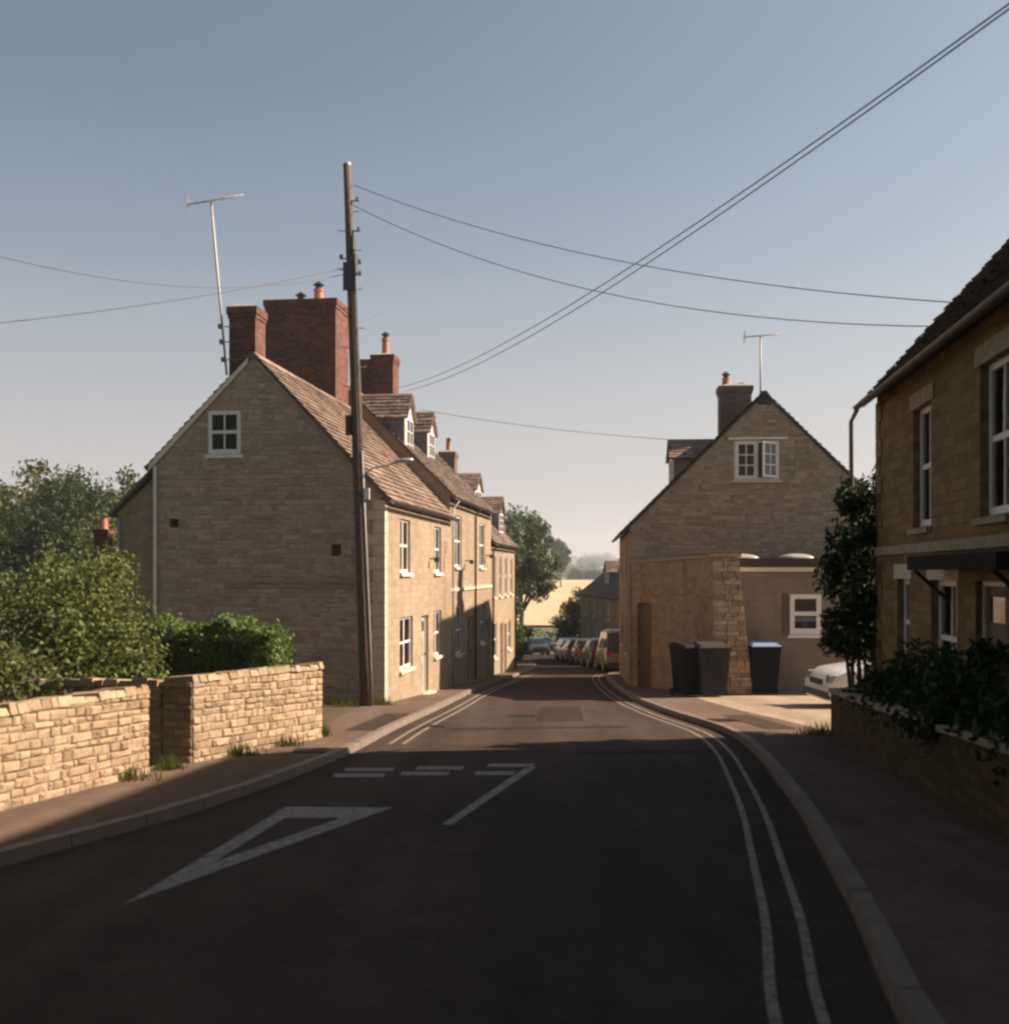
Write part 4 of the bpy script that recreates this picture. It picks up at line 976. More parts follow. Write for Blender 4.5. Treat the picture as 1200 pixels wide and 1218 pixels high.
def flat(name, P, m, lift, label=None, cat=None, kind=None):
    mb = MB(); mb.face([(x, y, gz(y) + lift) for x, y in P]); o = mb.build(name, m); return tag(o, label, cat, kind=kind)
flat('road_repair', [(1.05, 14.6), (2.7, 14.75), (2.68, 15.15), (1.02, 15.0)], M['patch'], .0075, kind='structure')
flat('road_repair', [(-.9, 18.4), (2.2, 18.9), (2.18, 19.35), (-.92, 18.85)], M['patch'], .0078, kind='structure')
flat('road_repair', [(.6, 20.4), (1.5, 20.5), (1.75, 24.8), (.85, 24.7)], M['patch'], .0074, kind='structure')
flat('pavement_repair', [(-2.55, 17.2), (-2.05, 17.2), (-1.8, 21.0), (-2.3, 21.0)], M['road'], .104, kind='structure')
flat('pavement_repair', [(4.2, 17.5), (4.75, 17.5), (4.65, 20.6), (4.1, 20.6)], M['road'], .104, kind='structure')
def cover(x, y, w, d, lift, label):
    e = empty('access_cover', (x, y, gz(y) + lift), R(5), label, 'cover', None); e.rotation_euler = (-math.atan(.06), 0, R(5))
    f = MB(); f.box(-w / 2, -d / 2, -.05, w / 2, d / 2, .004); f.build('frame', M['galvdark'], e)
    f = MB()
    for i in range(7):
        for j in range(7):
            f.box(-w * .44 + i * w * .127, -d * .44 + j * d * .127, .0045, -w * .44 + i * w * .127 + w * .1, -d * .44 + j * d * .127 + d * .1, .012)
    f.build('plate', M['galvdark'], e)
cover(.35, 21.8, .62, .62, .006, 'square iron access cover in the sunlit part of the road')
cover(-2.55, 14.2, .45, .6, .103, 'small iron cover in the shaded left pavement opposite the second garden wall')
cover(-1.25, 19.2, .42, .42, .006, 'iron drain grate in the gutter on the left side of the road')
cover(3.9, 19.3, .5, .6, .103, 'iron cover in the pavement by the driveway on the right')
# wheat field and far hedges
fm = MB(); rows = []
fy = [146, 155, 165, 185, 210, 240, 280, 320, 360, 392]
for y in fy:
    xa, xb = -25 - (y - 140) * .10, 45 + (y - 140) * .5
    rows.append([fm.bm.verts.new((xa + (xb - xa) * k / 8, y + .02 * (xa + (xb - xa) * k / 8), gz(y + .02 * (xa + (xb - xa) * k / 8)) + .35)) for k in range(9)])
for P_, Q_ in zip(rows, rows[1:]):
    for k in range(8): fm.bm.faces.new([P_[k], P_[k + 1], Q_[k + 1], Q_[k]])
tag(fm.build('wheat_field', M['wheat'], smooth=True), kind='structure')

# ------------------------------------------------------------------ garden walls on the left
def drywall(name, p0, p1, h0, h1, th, label, seed, cop=True, ret=None, end0=False):
    p0, p1 = Vector((*p0, 0)), Vector((*p1, 0)); zb = gz(p0.y) + .08
    e = empty(name, (p0.x, p0.y, zb), 0, label, 'garden wall', 'stone garden walls')
    u = (p1 - p0); ln = u.length; u.normalize(); n = Vector((u.y, -u.x, 0))  # towards the road
    dz = gz(p1.y) - gz(p0.y); z = Vector((0, 0, 1)); up = lambda s_: dz * s_ / ln
    core = MB(); I = .016
    core.hexa([-n * I - z * .3, u * ln - n * I - z * .3 + z * dz, u * ln - n * th + z * dz - z * .3, -n * th - z * .3, -n * I + z * (h0 - .03), u * ln - n * I + z * (h1 + dz - .03), u * ln - n * th + z * (h1 + dz - .03), -n * th + z * (h0 - .03)])
    core.build('core', M['mortar'], e)
    st_ = MB()
    # stones follow the slope: build flat then shear
    def add(o, uu, nn_, w, hfun, seed, slope):
        m2 = MB(); rubble_face(m2, (0, 0, 0), (1, 0, 0), (0, -1, 0), w, 0, top=hfun, seed=seed, prot=.026, sw=.19, sh=.085)
        for v in m2.bm.verts:
            p = v.co.copy(); q = o + uu * p.x + nn_ * (-p.y) + z * (p.z + slope * p.x); v.co = q
        me = bpy.data.meshes.new('t'); m2.bm.to_mesh(me); m2.bm.free(); st_.bm.from_mesh(me); bpy.data.meshes.remove(me)
    hf = lambda s_: h0 + (h1 - h0) * s_ / ln
    add(-z * .1 * 0 - n * I, u, n, ln, hf, seed, dz / ln)
    add(-n * th + u * .0, -n * -1 * 1.0 if False else n, -u, th - I, lambda s_: h0, seed + 1, 0)       # near end
    add(u * ln - n * I + z * dz, -n, u, th - I, lambda s_: h1, seed + 2, 0)
    st_.build('stones', M['drystone'], e)
    c = MB(); r = random.Random(seed); s0 = 0.0
    while s0 < ln - .03:
        w = r.uniform(.10, .26); s1 = min(ln, s0 + w); hh = hf((s0 + s1) / 2) + up((s0 + s1) / 2) - .025; t = r.uniform(.05, .10); a = r.uniform(.0, .035)
        B0 = u * (s0 + .004) + n * a + z * hh; B1 = u * (s1 - .004) + n * a + z * (hh + r.uniform(-.01, .01)); wd = -n * (th + a)
        tp = .6 * t
        c.hexa([B0, B1, B1 + wd, B0 + wd, B0 - n * .03 + z * t + u * .008, B1 - n * .03 + z * (t + r.uniform(-.012, .012)) - u * .008, B1 + wd + n * .04 + z * tp, B0 + wd + n * .04 + z * tp]); s0 = s1
    c.build('coping', M['drystone'], e)
    return e
drywall('garden_wall', (-5.06, 5.0), (-3.89, 11.85), .74, .93, .42, 'near rough stone garden wall running to the left edge of the photo', 101)
drywall('garden_wall', (-3.68, 12.8), (-2.70, 16.05), 1.0, 1.07, .42, 'shorter stone garden wall beyond the gap, nearer the cottage gable', 102)
drywall('garden_wall', (-6.2, 13.35), (-4.12, 12.87), .95, .95, .35, 'side return wall across the gap between the two garden walls, dark in shade', 103)

# right garden wall with hedge
GW = [(2.75, 0), (3.15, 4), (3.55, 7), (4.1, 11), (4.95, 16.4)]
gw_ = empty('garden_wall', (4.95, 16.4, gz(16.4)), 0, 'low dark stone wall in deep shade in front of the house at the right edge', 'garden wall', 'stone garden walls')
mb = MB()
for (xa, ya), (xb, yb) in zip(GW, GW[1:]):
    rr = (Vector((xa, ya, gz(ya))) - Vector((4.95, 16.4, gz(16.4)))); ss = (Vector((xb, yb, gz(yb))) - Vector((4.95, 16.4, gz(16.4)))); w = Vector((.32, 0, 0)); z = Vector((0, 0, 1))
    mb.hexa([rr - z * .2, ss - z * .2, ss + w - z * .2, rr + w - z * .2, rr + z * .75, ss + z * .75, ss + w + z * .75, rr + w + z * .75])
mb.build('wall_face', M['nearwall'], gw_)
mb = MB()
for (xa, ya), (xb, yb) in zip(GW, GW[1:]):
    rr = (Vector((xa, ya, gz(ya))) - Vector((4.95, 16.4, gz(16.4)))); ss = (Vector((xb, yb, gz(yb))) - Vector((4.95, 16.4, gz(16.4)))); k = 5
    for i in range(k):
        a_ = rr.lerp(ss, i / k + .004); b_ = rr.lerp(ss, (i + 1) / k - .004); z = Vector((0, 0, 1)); e1 = Vector((-.04, 0, 0)); e2 = Vector((.36, 0, 0)); t = rnd.uniform(.05, .08)
        mb.hexa([a_ + e1 + z * .752, b_ + e1 + z * .752, b_ + e2 + z * .752, a_ + e2 + z * .752, a_ + e1 + z * (.752 + t), b_ + e1 + z * (.752 + t), b_ + e2 + z * (.752 + t), a_ + e2 + z * (.752 + t)])
mb.build('coping', M['lintel'], gw_)

# ------------------------------------------------------------------ vegetation
def leaf_quad(bm, c, s, r):
    a = Vector((r.gauss(0, 1), r.gauss(0, 1), r.gauss(0, 1))).normalized(); b = a.cross(Vector((r.gauss(0, 1), r.gauss(0, 1), r.gauss(0, 1)))).normalized()
    a = a * s * r.uniform(.7, 1.3); b = b * s * r.uniform(.4, .75)
    bm.faces.new([bm.verts.new(c - a), bm.verts.new(c + b * .9 - a * .1), bm.verts.new(c + a), bm.verts.new(c - b * .9 + a * .1)])
def crown(blobs, n, ls, seed, fill=.35):
    r = random.Random(seed); mb = MB(); tot = sum(b[3] * b[4] for b in blobs)
    for (x, y, z, rx, rz) in blobs:
        k = int(n * rx * rz / tot)
        # lumpy: secondary clusters on the blob surface
        subs = [(Vector((r.gauss(0, 1), r.gauss(0, 1), r.gauss(0, 1))).normalized(), r.uniform(.25, .5)) for _ in range(12)]
        for i in range(k):
            if r.random() < .6:
                d, sr = r.choice(subs); p = d * .85 + Vector((r.gauss(0, 1), r.gauss(0, 1), r.gauss(0, 1))).normalized() * sr * (r.random() ** .4)
            else:
                p = Vector((r.gauss(0, 1), r.gauss(0, 1), r.gauss(0, 1))).normalized() * (r.random() ** fill)
            leaf_quad(mb.bm, Vector((x + p.x * rx, y + p.y * rx, z + p.z * rz)), ls, r)
    return mb
def tree(name, loc, h, rad, label, m, seed, n=5000, ls=.25, cat='tree', group=None, trunk=.25, base=.25, nb=9, cone=0):
    r = random.Random(seed); e = empty(name, loc, r.random() * 6, label, cat, group)
    t = MB(); top = h * .75; pts = [(r.uniform(-.15, .15) * i * .3, r.uniform(-.15, .15) * i * .3, -.3 + (top + .3) * i / 5) for i in range(6)]
    t.tube(pts, [trunk * (1 - .16 * i) for i in range(6)], 9)
    blobs = [(0, 0, h * .68, rad * .6, h * .30)]
    for i in range(nb):
        a = 6.28 * i / nb + r.uniform(-.3, .3); zz = h * r.uniform(base + .18, .85); fr = (1 - ((zz / h - .5) / .5) ** 2 * .6) if not cone else (1.15 - zz / h)
        q = rad * r.uniform(.45, .72) * fr; br_ = rad * r.uniform(.3, .48) * (1 if not cone else fr)
        blobs.append((q * math.cos(a), q * math.sin(a), zz, br_, br_ * r.uniform(.7, .95)))
        k = int(1 + 3 * zz / h); s0 = Vector(pts[min(k, 4)]); e0 = Vector((q * math.cos(a), q * math.sin(a), zz))
        t.tube([s0, s0.lerp(e0, .5) + Vector((0, 0, .1 * rad)), e0], [trunk * .4, trunk * .22, trunk * .08], 6)
    t.build('trunk', M['bark'], e, smooth=True)
    crown(blobs, n, ls, seed + 1).build('crown', m, e, normals=False)
    return e
def bush(name, loc, blobs, n, ls, m, label, seed, cat='bush', group=None, stems=True):
    e = empty(name, loc, 0, label, cat, group)
    crown(blobs, n, ls, seed).build('foliage', m, e, normals=False)
    if stems:
        r = random.Random(seed); s_ = MB()
        for (x, y, z, rx, rz) in blobs:
            s_.tube([(x * .6, y * .6, -.1), (x * .85, y * .9, z * .5), (x, y, z + rz * .3)], [.035, .025, .01], 5)
        s_.build('stems', M['twig'], e)
    return e
# bush by the left wall, lit and yellowish
bush('lilac_bush', (-6.75, 17.0, gz(17.0)), [(0, 0, 2.0, .95, 1.0), (.65, .1, 1.5, .75, .9), (-.8, .2, 1.7, .9, 1.0), (-1.6, 0, 1.4, .8, .95), (.2, -.2, 1.2, 1.1, .9)], 15000, .048, M['leaflime'], 'tall yellow green bush behind the near garden wall, left of the cottage gable', 201)
for k, (x, y, w, h, lb) in enumerate([(-6.6, 12.6, 1.3, 1.55, 'rounded olive shrub behind the near garden wall, next to the gap'), (-7.5, 10.4, 1.5, 1.75, 'olive shrub behind the near garden wall at the left edge')]):
    bush('garden_shrub', (x, y, gz(y)), [(0, 0, h * .6, w * .8, h * .42), (w * .5, .3, h * .5, w * .6, h * .4), (-w * .5, -.2, h * .62, w * .7, h * .45), (.1, .8, h * .6, w * .7, h * .4)], 9000, .045, M['leafolive'], lb, 210 + k)
# clipped hedge behind second wall
hm = MB(); r = random.Random(4)
for i in range(15000):
    x = r.uniform(-2.65, 0); y = r.uniform(-.0, 1.0); z = r.uniform(.2, 1.78)
    f = r.random()
    if f < .35: z = 1.74 + r.gauss(0, .035)
    elif f < .75: y = r.gauss(0, .04)
    elif f < .85: x = r.gauss(0, .04)
    d = max(0, x + .35); z = z - d * d * .9 if z > 1 else z
    z += .07 * math.sin(x * 5.1) * (z > .8) + .04 * math.sin(x * 13 + y * 5) * (z > .8); y += .07 * math.sin(x * 4.3 + z * 3)
    if r.random() < .05: z += r.uniform(0, .14)
    leaf_quad(hm.bm, Vector((x, y - .06 * x * 0 + .12 * -x * .3, z)), .042, r)
he = empty('clipped_hedge', (-3.75, 17.6, gz(17.6)), R(-4), 'low clipped green hedge behind the shorter garden wall, against the cottage gable', 'hedge')
hm.build('foliage', M['leafhedge'], he, normals=False)
hs = MB()
for i in range(9): x = -2.5 + i * .3; hs.tube([(x, .5, -.1), (x + .03, .5, .8), (x - .05, .45, 1.5)], [.03, .02, .008], 5)
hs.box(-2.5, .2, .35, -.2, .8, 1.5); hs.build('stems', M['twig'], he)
# hedge over the right garden wall
for k, (x, y, h, lb) in enumerate([(5.55, 14.9, 1.15, 'dark shrub on the low wall just under the corner of the near right house'), (5.0, 12.6, 1.45, 'dark shrub in front of the near right house, below the porch canopy'), (4.5, 9.9, 1.5, 'dark shrub at the right edge of the photo below the porch'), (4.25, 7.6, 1.5, 'dark shrub in the bottom right corner of the photo')]):
    bush('garden_shrub', (x, y, gz(y)), [(0, 0, h * .6, .62, h * .42), (.25, 1.0, h * .55, .6, h * .42), (-.15, -1.0, h * .62, .6, h * .4), (-.3, .3, h * .55, .5, h * .3)], 5200, .05, M['leafdark'], lb, 230 + k, group='shrubs in front of the near right house')
# climber / small tree at the near house corner
bush('climbing_shrub', (5.85, 16.75, gz(16.8)), [(-.1, 0, 3.3, .55, .8), (-.3, .05, 2.5, .62, .75), (0, 0, 1.8, .7, .6), (-.5, -.1, 3.75, .25, .3), (-.42, 0, 1.75, .5, .5), (.45, -.2, 1.0, .5, .9), (.15, -.3, .9, .55, .55), (-.7, -.1, 2.9, .25, .4)], 12000, .055, M['leafdark'], 'tall dark green climbing shrub hiding the corner of the near right house', 240, cat='shrub')
# big trees beyond the left row
tree('broadleaf_tree', (1.25, 80, gz(80)), 11.6, 2.9, 'large grey green tree just beyond the end of the left row of cottages', M['leafgrey'], 301, n=26000, ls=.13, base=.05, nb=18)
tree('broadleaf_tree', (-2.2, 70, gz(70)), 11.0, 4.0, 'broad tree half hidden behind the roof of the farthest left cottage', M['leafgrey'], 302, n=16000, ls=.15, base=.1, nb=14)
tree('broadleaf_tree', (15.6, 300, gz(300)), 14.0, 3.4, 'small dark tree standing right of the large grey green tree, above the wheat field', M['leafdark'], 303, n=7000, ls=.34, base=.0)
bush('roadside_bush', (.2, 66, gz(66)), [(0, 0, 1.6, 1.0, 1.5), (.5, 2, 1.2, .8, 1.2), (-.6, 1, 2.4, 1.2, 1.6), (.7, 6, 1.0, .9, 1.0)], 7000, .12, M['leafmid'], 'green roadside bushes below the large tree, at the end of the left row', 305)
bush('round_bush', (5.9, 84, gz(84)), [(0, 0, 1.7, 1.9, 1.8), (-.5, .5, 2.6, 1.6, 1.6), (.7, 0, 3.2, 1.6, 1.7), (.2, 0, 4.2, 1.2, 1.1), (1.6, 0, 2.0, 1.6, 2.0), (2.6, 1, 2.6, 1.6, 2.0)], 22000, .10, M['leafdark'], 'dark round bush in front of the wheat field, beside the farthest right cottage', 306)
# woodland edge on the left
protos = []
for k in range(3):
    mm = [M['leafolive'], M['leafdark'], M['leafmid']][k]
    protos.append((12 + k, 5.2))
wl = ['olive broad crown', 'dark dense crown', 'mid green crown']
pos = [(-33, 66, 1.0, 0), (-27.5, 69, .95, 1), (-23, 66, .92, 2), (-38, 72, 1.1, 1), (-31, 78, 1.08, 0), (-25, 80, 1.05, 0), (-20, 78, .95, 1), (-44, 80, 1.15, 2), (-17, 82, .92, 2), (-36, 58, .85, 2), (-29.5, 57, .78, 0), (-24, 56, .68, 1), (-21.5, 60, .72, 0), (-50, 92, 1.25, 0)]
wl_lab = ['front row at the left edge', 'front row, behind the pale bush', 'right end of the wood, by the cottage roof', 'far left', 'second row, left', 'second row, middle', 'second row, right', 'back row at the left edge', 'last on the right against the cottage', 'low in front at the left edge', 'low in front, middle', 'low in front, right', 'lowest, beside the lean-to', 'highest at the back left']
src = {}
for (x, y, sc_, k), lb in zip(pos, wl_lab):
    lab = 'woodland tree with %s, %s' % (wl[k], lb)
    if k not in src:
        o = tree('woodland_tree', (x, y, gz(y)), 13.0, 4.8, lab, [M['leafolive'], M['leafdark'], M['leafmid']][k], 320 + k, n=13000, ls=.17, base=.05, nb=14, group='wood on the left behind the gardens'); src[k] = o
        o.scale = (sc_,) * 3
    else:
        o = copy_tree(src[k]); o.location = (x, y, gz(y)); o.rotation_euler = (0, 0, rnd.random() * 6); o['label'] = lab; o.scale = (sc_, sc_, sc_ * rnd.uniform(.95, 1.05))
tree('broadleaf_tree', (-15.5, 7.5, gz(7)), 12, 5.2, 'second unseen tree added beyond the left edge to block sky light', M['leafmid'], 392, n=12000, ls=.3, base=.1, nb=12)  # added out of view, cuts sky light from the left on the foreground
HB = empty('cottage', (-6, -26, gz(-10)), 0, 'unseen stone cottage added behind the viewpoint to block sky light', 'house')  # added out of view as an occluder, darkens the foreground
b = MB(); b.prism([(0, -1.5), (0, 5.4), (3.4, 9), (6.8, 5.4), (6.8, -1.5)], lambda p, t: (-p[0], t, p[1]), 0, 17); b.build('wall', M['rubble'], HB)
roof(HB, [(0, 5.4), (3.4, 9), (6.8, 5.4)], 17, -1, m='slatedark', seed=95)
tree('broadleaf_tree', (-4.5, -9, gz(-9)), 14, 8.0, 'great unseen tree added behind the viewpoint to block sky light', M['leafmid'], 390, n=16000, ls=.34, base=.15, nb=14)  # added out of view, its crown blocks the sky behind the camera
tree('broadleaf_tree', (-13.5, -1, gz(-1)), 12, 5.5, 'unseen tree added beyond the left edge to block sky light', M['leafmid'], 391, n=12000, ls=.3, base=.1, nb=12)  # another sky blocker, added out of view on the left
# far woods on the horizon (one mass)
dm = MB(); r = random.Random(9)
for (yc, x0, x1, hh, cnt) in ((408, -90, 110, 6.0, 20000), (560, -130, 170, 8, 16000), (760, -180, 240, 10, 16000), (1050, -260, 330, 13, 16000), (1450, -360, 450, 16, 14000)):
    lumps = [(r.uniform(x0, x1), r.uniform(-12, 12), hh * r.uniform(.5, 1.0)) for _ in range(int((x1 - x0) / (hh * .8)))]
    for i in range(cnt):
        lx, ly, lh = r.choice(lumps); p = Vector((r.gauss(0, 1), r.gauss(0, 1), abs(r.gauss(0, 1)))).normalized() * (r.random() ** .3)
        leaf_quad(dm.bm, Vector((lx + p.x * hh * .55, yc + ly + p.y * hh * .55, gterr(lx, yc + ly) + p.z * lh)), hh * .06, r)
tag(dm.build('far_woodland', M['leafdark'], normals=False), 'distant woods along the hilltops beyond the wheat field', 'woodland', kind='stuff')
# hedgerow at bottom of the field
dm = MB()
for i in range(6000):
    x = r.uniform(-30, 42); leaf_quad(dm.bm, Vector((x, 128 + r.gauss(0, .8) + .05 * x, gz(128 + .05 * x) + r.uniform(0, 1.5 + .5 * math.sin(x * .8)))), .2, r)
tag(dm.build('field_hedgerow', M['leafdark'], normals=False), 'low dark hedgerow along the bottom of the wheat field', 'hedge', kind='stuff')
# weeds at the pole and wall feet
wm = MB()
for i in range(1500):
    c = r.choice([(-3.15, 23.6, .35), (-3.7, 23.75, .5), (-2.72, 23.6, .25), (-2.75, 16.2, .1), (-3.78, 12.2, .12), (-3.45, 13.6, .3), (-4.0, 11.3, .3), (-3.1, 14.8, .25), (4.9, 16.6, .3), (5.3, 28.0, .3)])
    x = c[0] + r.gauss(0, c[2] * .6); y = c[1] + r.gauss(0, .08); h = r.uniform(.06, .24); dx, dy = r.gauss(0, .05), r.gauss(0, .05); z = gz(y) + .09
    wm.bm.faces.new([wm.bm.verts.new((x, y, z)), wm.bm.verts.new((x + .018, y, z)), wm.bm.verts.new((x + dx, y + dy, z + h))])
tag(wm.build('weeds', M['leaflime'], normals=False), 'weeds and grass tufts at the foot of the pole and walls', 'weeds', kind='stuff')
gm = MB()   # verge grass between left wall and gable
gm.hexa([(-8, 16.9, gz(16.9) + .0), (-2.85, 16.2, gz(16.2) + .0), (-2.9, 23.98, gz(24)), (-8, 23.98, gz(24)), (-8, 16.9, gz(16.9) + .09), (-2.85, 16.2, gz(16.2) + .09), (-2.9, 23.98, gz(24) + .09), (-8, 23.98, gz(24) + .09)])
tag(gm.build('garden_ground', M['soil']), kind='structure')

# ------------------------------------------------------------------ telegraph pole with wires
PX, PY = -2.98, 23.35; PZ = gz(PY) + .08
TP = empty('telegraph_pole', (PX, PY, PZ), 0, 'tall wooden telegraph pole at the nearest cottage corner, carrying wires and a small street lamp', 'telegraph pole')
def polept(z): t = (z - PZ) / (10.4 - PZ); return Vector((-.42 * t, 0, z - PZ))
mb = MB(); mb.tube([polept(PZ - .3 + (10.4 - PZ + .3) * i / 8) for i in range(9)], [.135 - .0065 * i for i in range(9)], 16); mb.build('pole', M['polewood'], TP, smooth=True)
mb = MB(); p = polept(10.4); mb.lathe(p - Vector((0, 0, .01)), [(.09, 0), (.088, .03), (.02, .07)], 12); mb.build('pole_cap', M['galv'], TP)
# cable guard and cables down the pole
for k, (dx, r_, zt, mm) in enumerate(((.135, .028, 4.2, 'palecable'), (.09, .018, 8.4, 'cable'), (.155, .013, 8.2, 'cable'))):
    mb = MB(); mb.tube([polept(z) + Vector((dx - .006 * max(0, z), -.06, 0)) for z in [PZ + .05, PZ + 1.5, (PZ + zt) / 2, zt]], r_, 8); mb.build('cable_guard' if k == 0 else 'cable', M[mm], TP, smooth=True)
# climbing steps
mb = MB()
for k in range(10):
    z = 5.6 + k * .42; sd = 1 if k % 2 else -1; p = polept(z); mb.tube([p, p + Vector((sd * .24, -.02, 0)), p + Vector((sd * .24, -.02, .05))], .011, 6)
mb.build('climbing_steps', M['galv'], TP)
# insulator cluster
mb = MB()
for z, sd in ((8.95, 1), (9.6, 1), (8.35, -1), (8.0, 1), (8.25, 1)):
    p = polept(z); mb.tube([p, p + Vector((sd * .2, 0, .02))], .016, 6); mb.lathe(p + Vector((sd * .2, 0, .0)), [(.02, 0), (.045, .02), (.03, .05), (.045, .07), (.02, .11)], 10)
mb.build('insulators', M['lead'], TP)
mb = MB(); p = polept(8.55)
mb.lathe(p + Vector((.09, -.07, -.55)), [(.05, 0), (.09, .03), (.09, .42), (.06, .47)], 12); mb.box(p.x - .13, -.16, p.z - .9, p.x + .14, -.09, p.z - .3); mb.lathe(p + Vector((.06, -.1, -.05)), [(.04, 0), (.075, .02), (.075, .3), (.03, .33)], 12)
mb.build('distribution_box', M['black'], TP)
mb = MB(); p = polept(4.75); mb.box(p.x - .22, -.12, p.z - .2, p.x - .1, .08, p.z + .22); mb.build('junction_box', M['black'], TP)
# street lamp on its curved arm
mb = MB(); p = polept(3.55); pts = [p + Vector((.08, 0, 0)), p + Vector((.14, 0, .16)), p + Vector((.3, -.02, .28)), p + Vector((.62, -.04, .34)), p + Vector((.8, -.05, .4))]
mb.tube(pts, .017, 8); arm = mb.build('lamp_arm', M['galv'], TP, smooth=True)
mb = MB(); q_ = pts[-1]; rings = []
for i, (t, w, h) in enumerate(((0, .03, .03), (.05, .06, .045), (.2, .085, .055), (.36, .07, .045), (.42, .02, .02))):
    rings.append([mb.bm.verts.new(q_ + Vector((t - .03, w * math.cos(a), h * math.sin(a) + .02 + t * .1))) for a in [6.2832 * k / 12 for k in range(12)]])
for A_, B_ in zip(rings, rings[1:]):
    for k in range(12): mb.bm.faces.new([A_[k], A_[(k + 1) % 12], B_[(k + 1) % 12], B_[k]])
mb.bm.faces.new(rings[0]); mb.bm.faces.new(rings[-1]); mb.build('lamp_head', M['galv'], arm, smooth=True)
mb = MB(); p = polept(3.3); mb.box(p.x + .13, -.12, p.z - .14, p.x + .24, -.03, p.z + .1); mb.build('meter_box', M['white'], TP)

def wire(label, a, b_, sag, r_=.008, n=28):
    a, b_ = Vector(a), Vector(b_); mb = MB()
    pts = [Vector((0, 0, 0)) + (b_ - a) * (i / n) - Vector((0, 0, sag * 4 * (i / n) * (1 - i / n))) for i in range(n + 1)]
    mb.tube(pts, r_, 6); o = mb.build('overhead_wire', M['cable'], smooth=True, loc=a)
    return tag(o, label, 'wire', 'overhead wires')
def W(px, py, Y): return Vector(((px - 600) / 1286 * Y, Y, CAMZ + (680 - py) / 1286 * Y))
pw = lambda z: Vector((PX, PY, PZ)) + polept(z) + Vector((.2, 0, .06))
wire('upper of the two wires from the pole to the roof of the near right house', pw(9.9) + Vector((-.08, 0, .0)), W(1140, 360, 14.6), .42)
wire('lower of the two wires from the pole to the roof of the near right house', pw(9.45) + Vector((-.08, 0, 0)), W(1110, 388, 15.2), .62)
wire('wire leaving the pole to the left edge, dropping low over the gable', pw(8.1) - Vector((.34, 0, 0)), W(-60, 390, 17), .12)
wire('higher wire to the left edge passing behind the aerial mast', pw(8.0) - Vector((.34, -.1, 0)), W(-60, 288, 16), .46)
wire('left of the twin wires climbing from the left chimneys to the top right corner', W(470, 462, 39), W(1330, -90, 7.6), .55, .008)
wire('right of the twin wires climbing from the left chimneys to the top right corner', W(482, 465, 39), W(1333, -87, 7.6), .55, .008)
wire('thin faint wire from the left dormers across to the right house', W(500, 487, 36), W(800, 523, 35.2), .12, .008)
wire('short service wire from the pole down to the left chimney stack', pw(6.9) - Vector((.1, 0, 0)), W(462, 368, 30), .0, .006)
# off-frame pole that carries the twin wires
e = W(1338, -86, 7.6); TP2 = empty('telegraph_pole', (e.x + .1, 7.6, gz(7.6)), 0, 'telegraph pole outside the right edge carrying the twin wires', 'telegraph pole')
mb = MB(); mb.tube([(0, 0, -.2), (0, 0, e.z - gz(7.6) + .5)], [.14, .1], 14); mb.build('pole', M['polewood'], TP2, smooth=True)
mb = MB(); mb.tube([(-.2, 0, e.z - gz(7.6)), (.15, 0, e.z - gz(7.6))], .03, 8); mb.build('cross_arm', M['galv'], TP2)

# aerials
a1 = aerial((-8.0 + 1.72, 24.45, 6.05), 3.95, (1.25, .05, .24), 'tall leaning television aerial strapped to the small chimney of the nearest left cottage', lean=(-.36, 0))
mb = MB()
for z in (.35, .75, 1.1): mb.tube([(-.03 * z - .02, 0, z), (.36, .05, z)], .014, 6); mb.box(-.09 - .09 * z, -.05, z - .05, .0 - .09 * z, .05, z + .05)
mb.build('brackets', M['lead'], a1)
aerial((7.86, 33.2, 6.7), 2.15, (1.15, -.1, .08), 'television aerial on the ridge of the brown gabled house on the right', n=6)
mb = MB(); mb.box(-.18, -.14, -.1, .18, .14, 1.0); mb.box(-.22, -.18, 1.0, .22, .18, 1.12)
# small brick stack left of the lean-to
bs = empty('brick_stack', (-10.75, 29.0, gz(29)), 0, 'small orange brick outbuilding stack peeping over the yellow green bush', 'chimney')
mb.bm.free()
mb = MB(); mb.box(-.17, -.2, -.2, .17, .2, 4.35); mb.box(-.21, -.24, 4.35, .21, .24, 4.47); mb.build('stack', M['brick'], bs)
mb = MB(); mb.lathe((0, 0, 4.47), [(.12, 0), (.1, .3), (.12, .32), (.08, .32)], 12); mb.build('chimney_pot', M['pot'], bs)

# ------------------------------------------------------------------ cars
def carpaint(name, c, metal=.0, rough=.28):
    m, nt, b = mat(name); L = nt.links.new
    tc = N(nt, 'ShaderNodeTexCoord'); no = N(nt, 'ShaderNodeTexNoise', Scale=3.0, Detail=4.0); L(tc.outputs['Object'], no.inputs['Vector'])
    rp = ramp(nt, [(.3, tuple(x * .85 for x in c)), (.7, c)]); L(no.outputs[0], rp.inputs[0]); L(rp.outputs[0], b.inputs['Base Color'])
    b.inputs['Roughness'].default_value = rough; b.inputs['Metallic'].default_value = metal; b.inputs['Coat Weight'].default_value = .5; b.inputs['Coat Roughness'].default_value = .08
    return m
M['tail'] = plain('red_lamp_lens', (.45, .02, .015), .25, var=.1)
M['head'] = plain('clear_lamp_lens', (.20, .20, .21), .12, var=.05)
M['plate'] = plain('yellow_number_plate', (.62, .5, .1), .5, var=.03)
M['rim'] = plain('wheel_rim', (.45, .45, .45), .35, .7, var=.05)
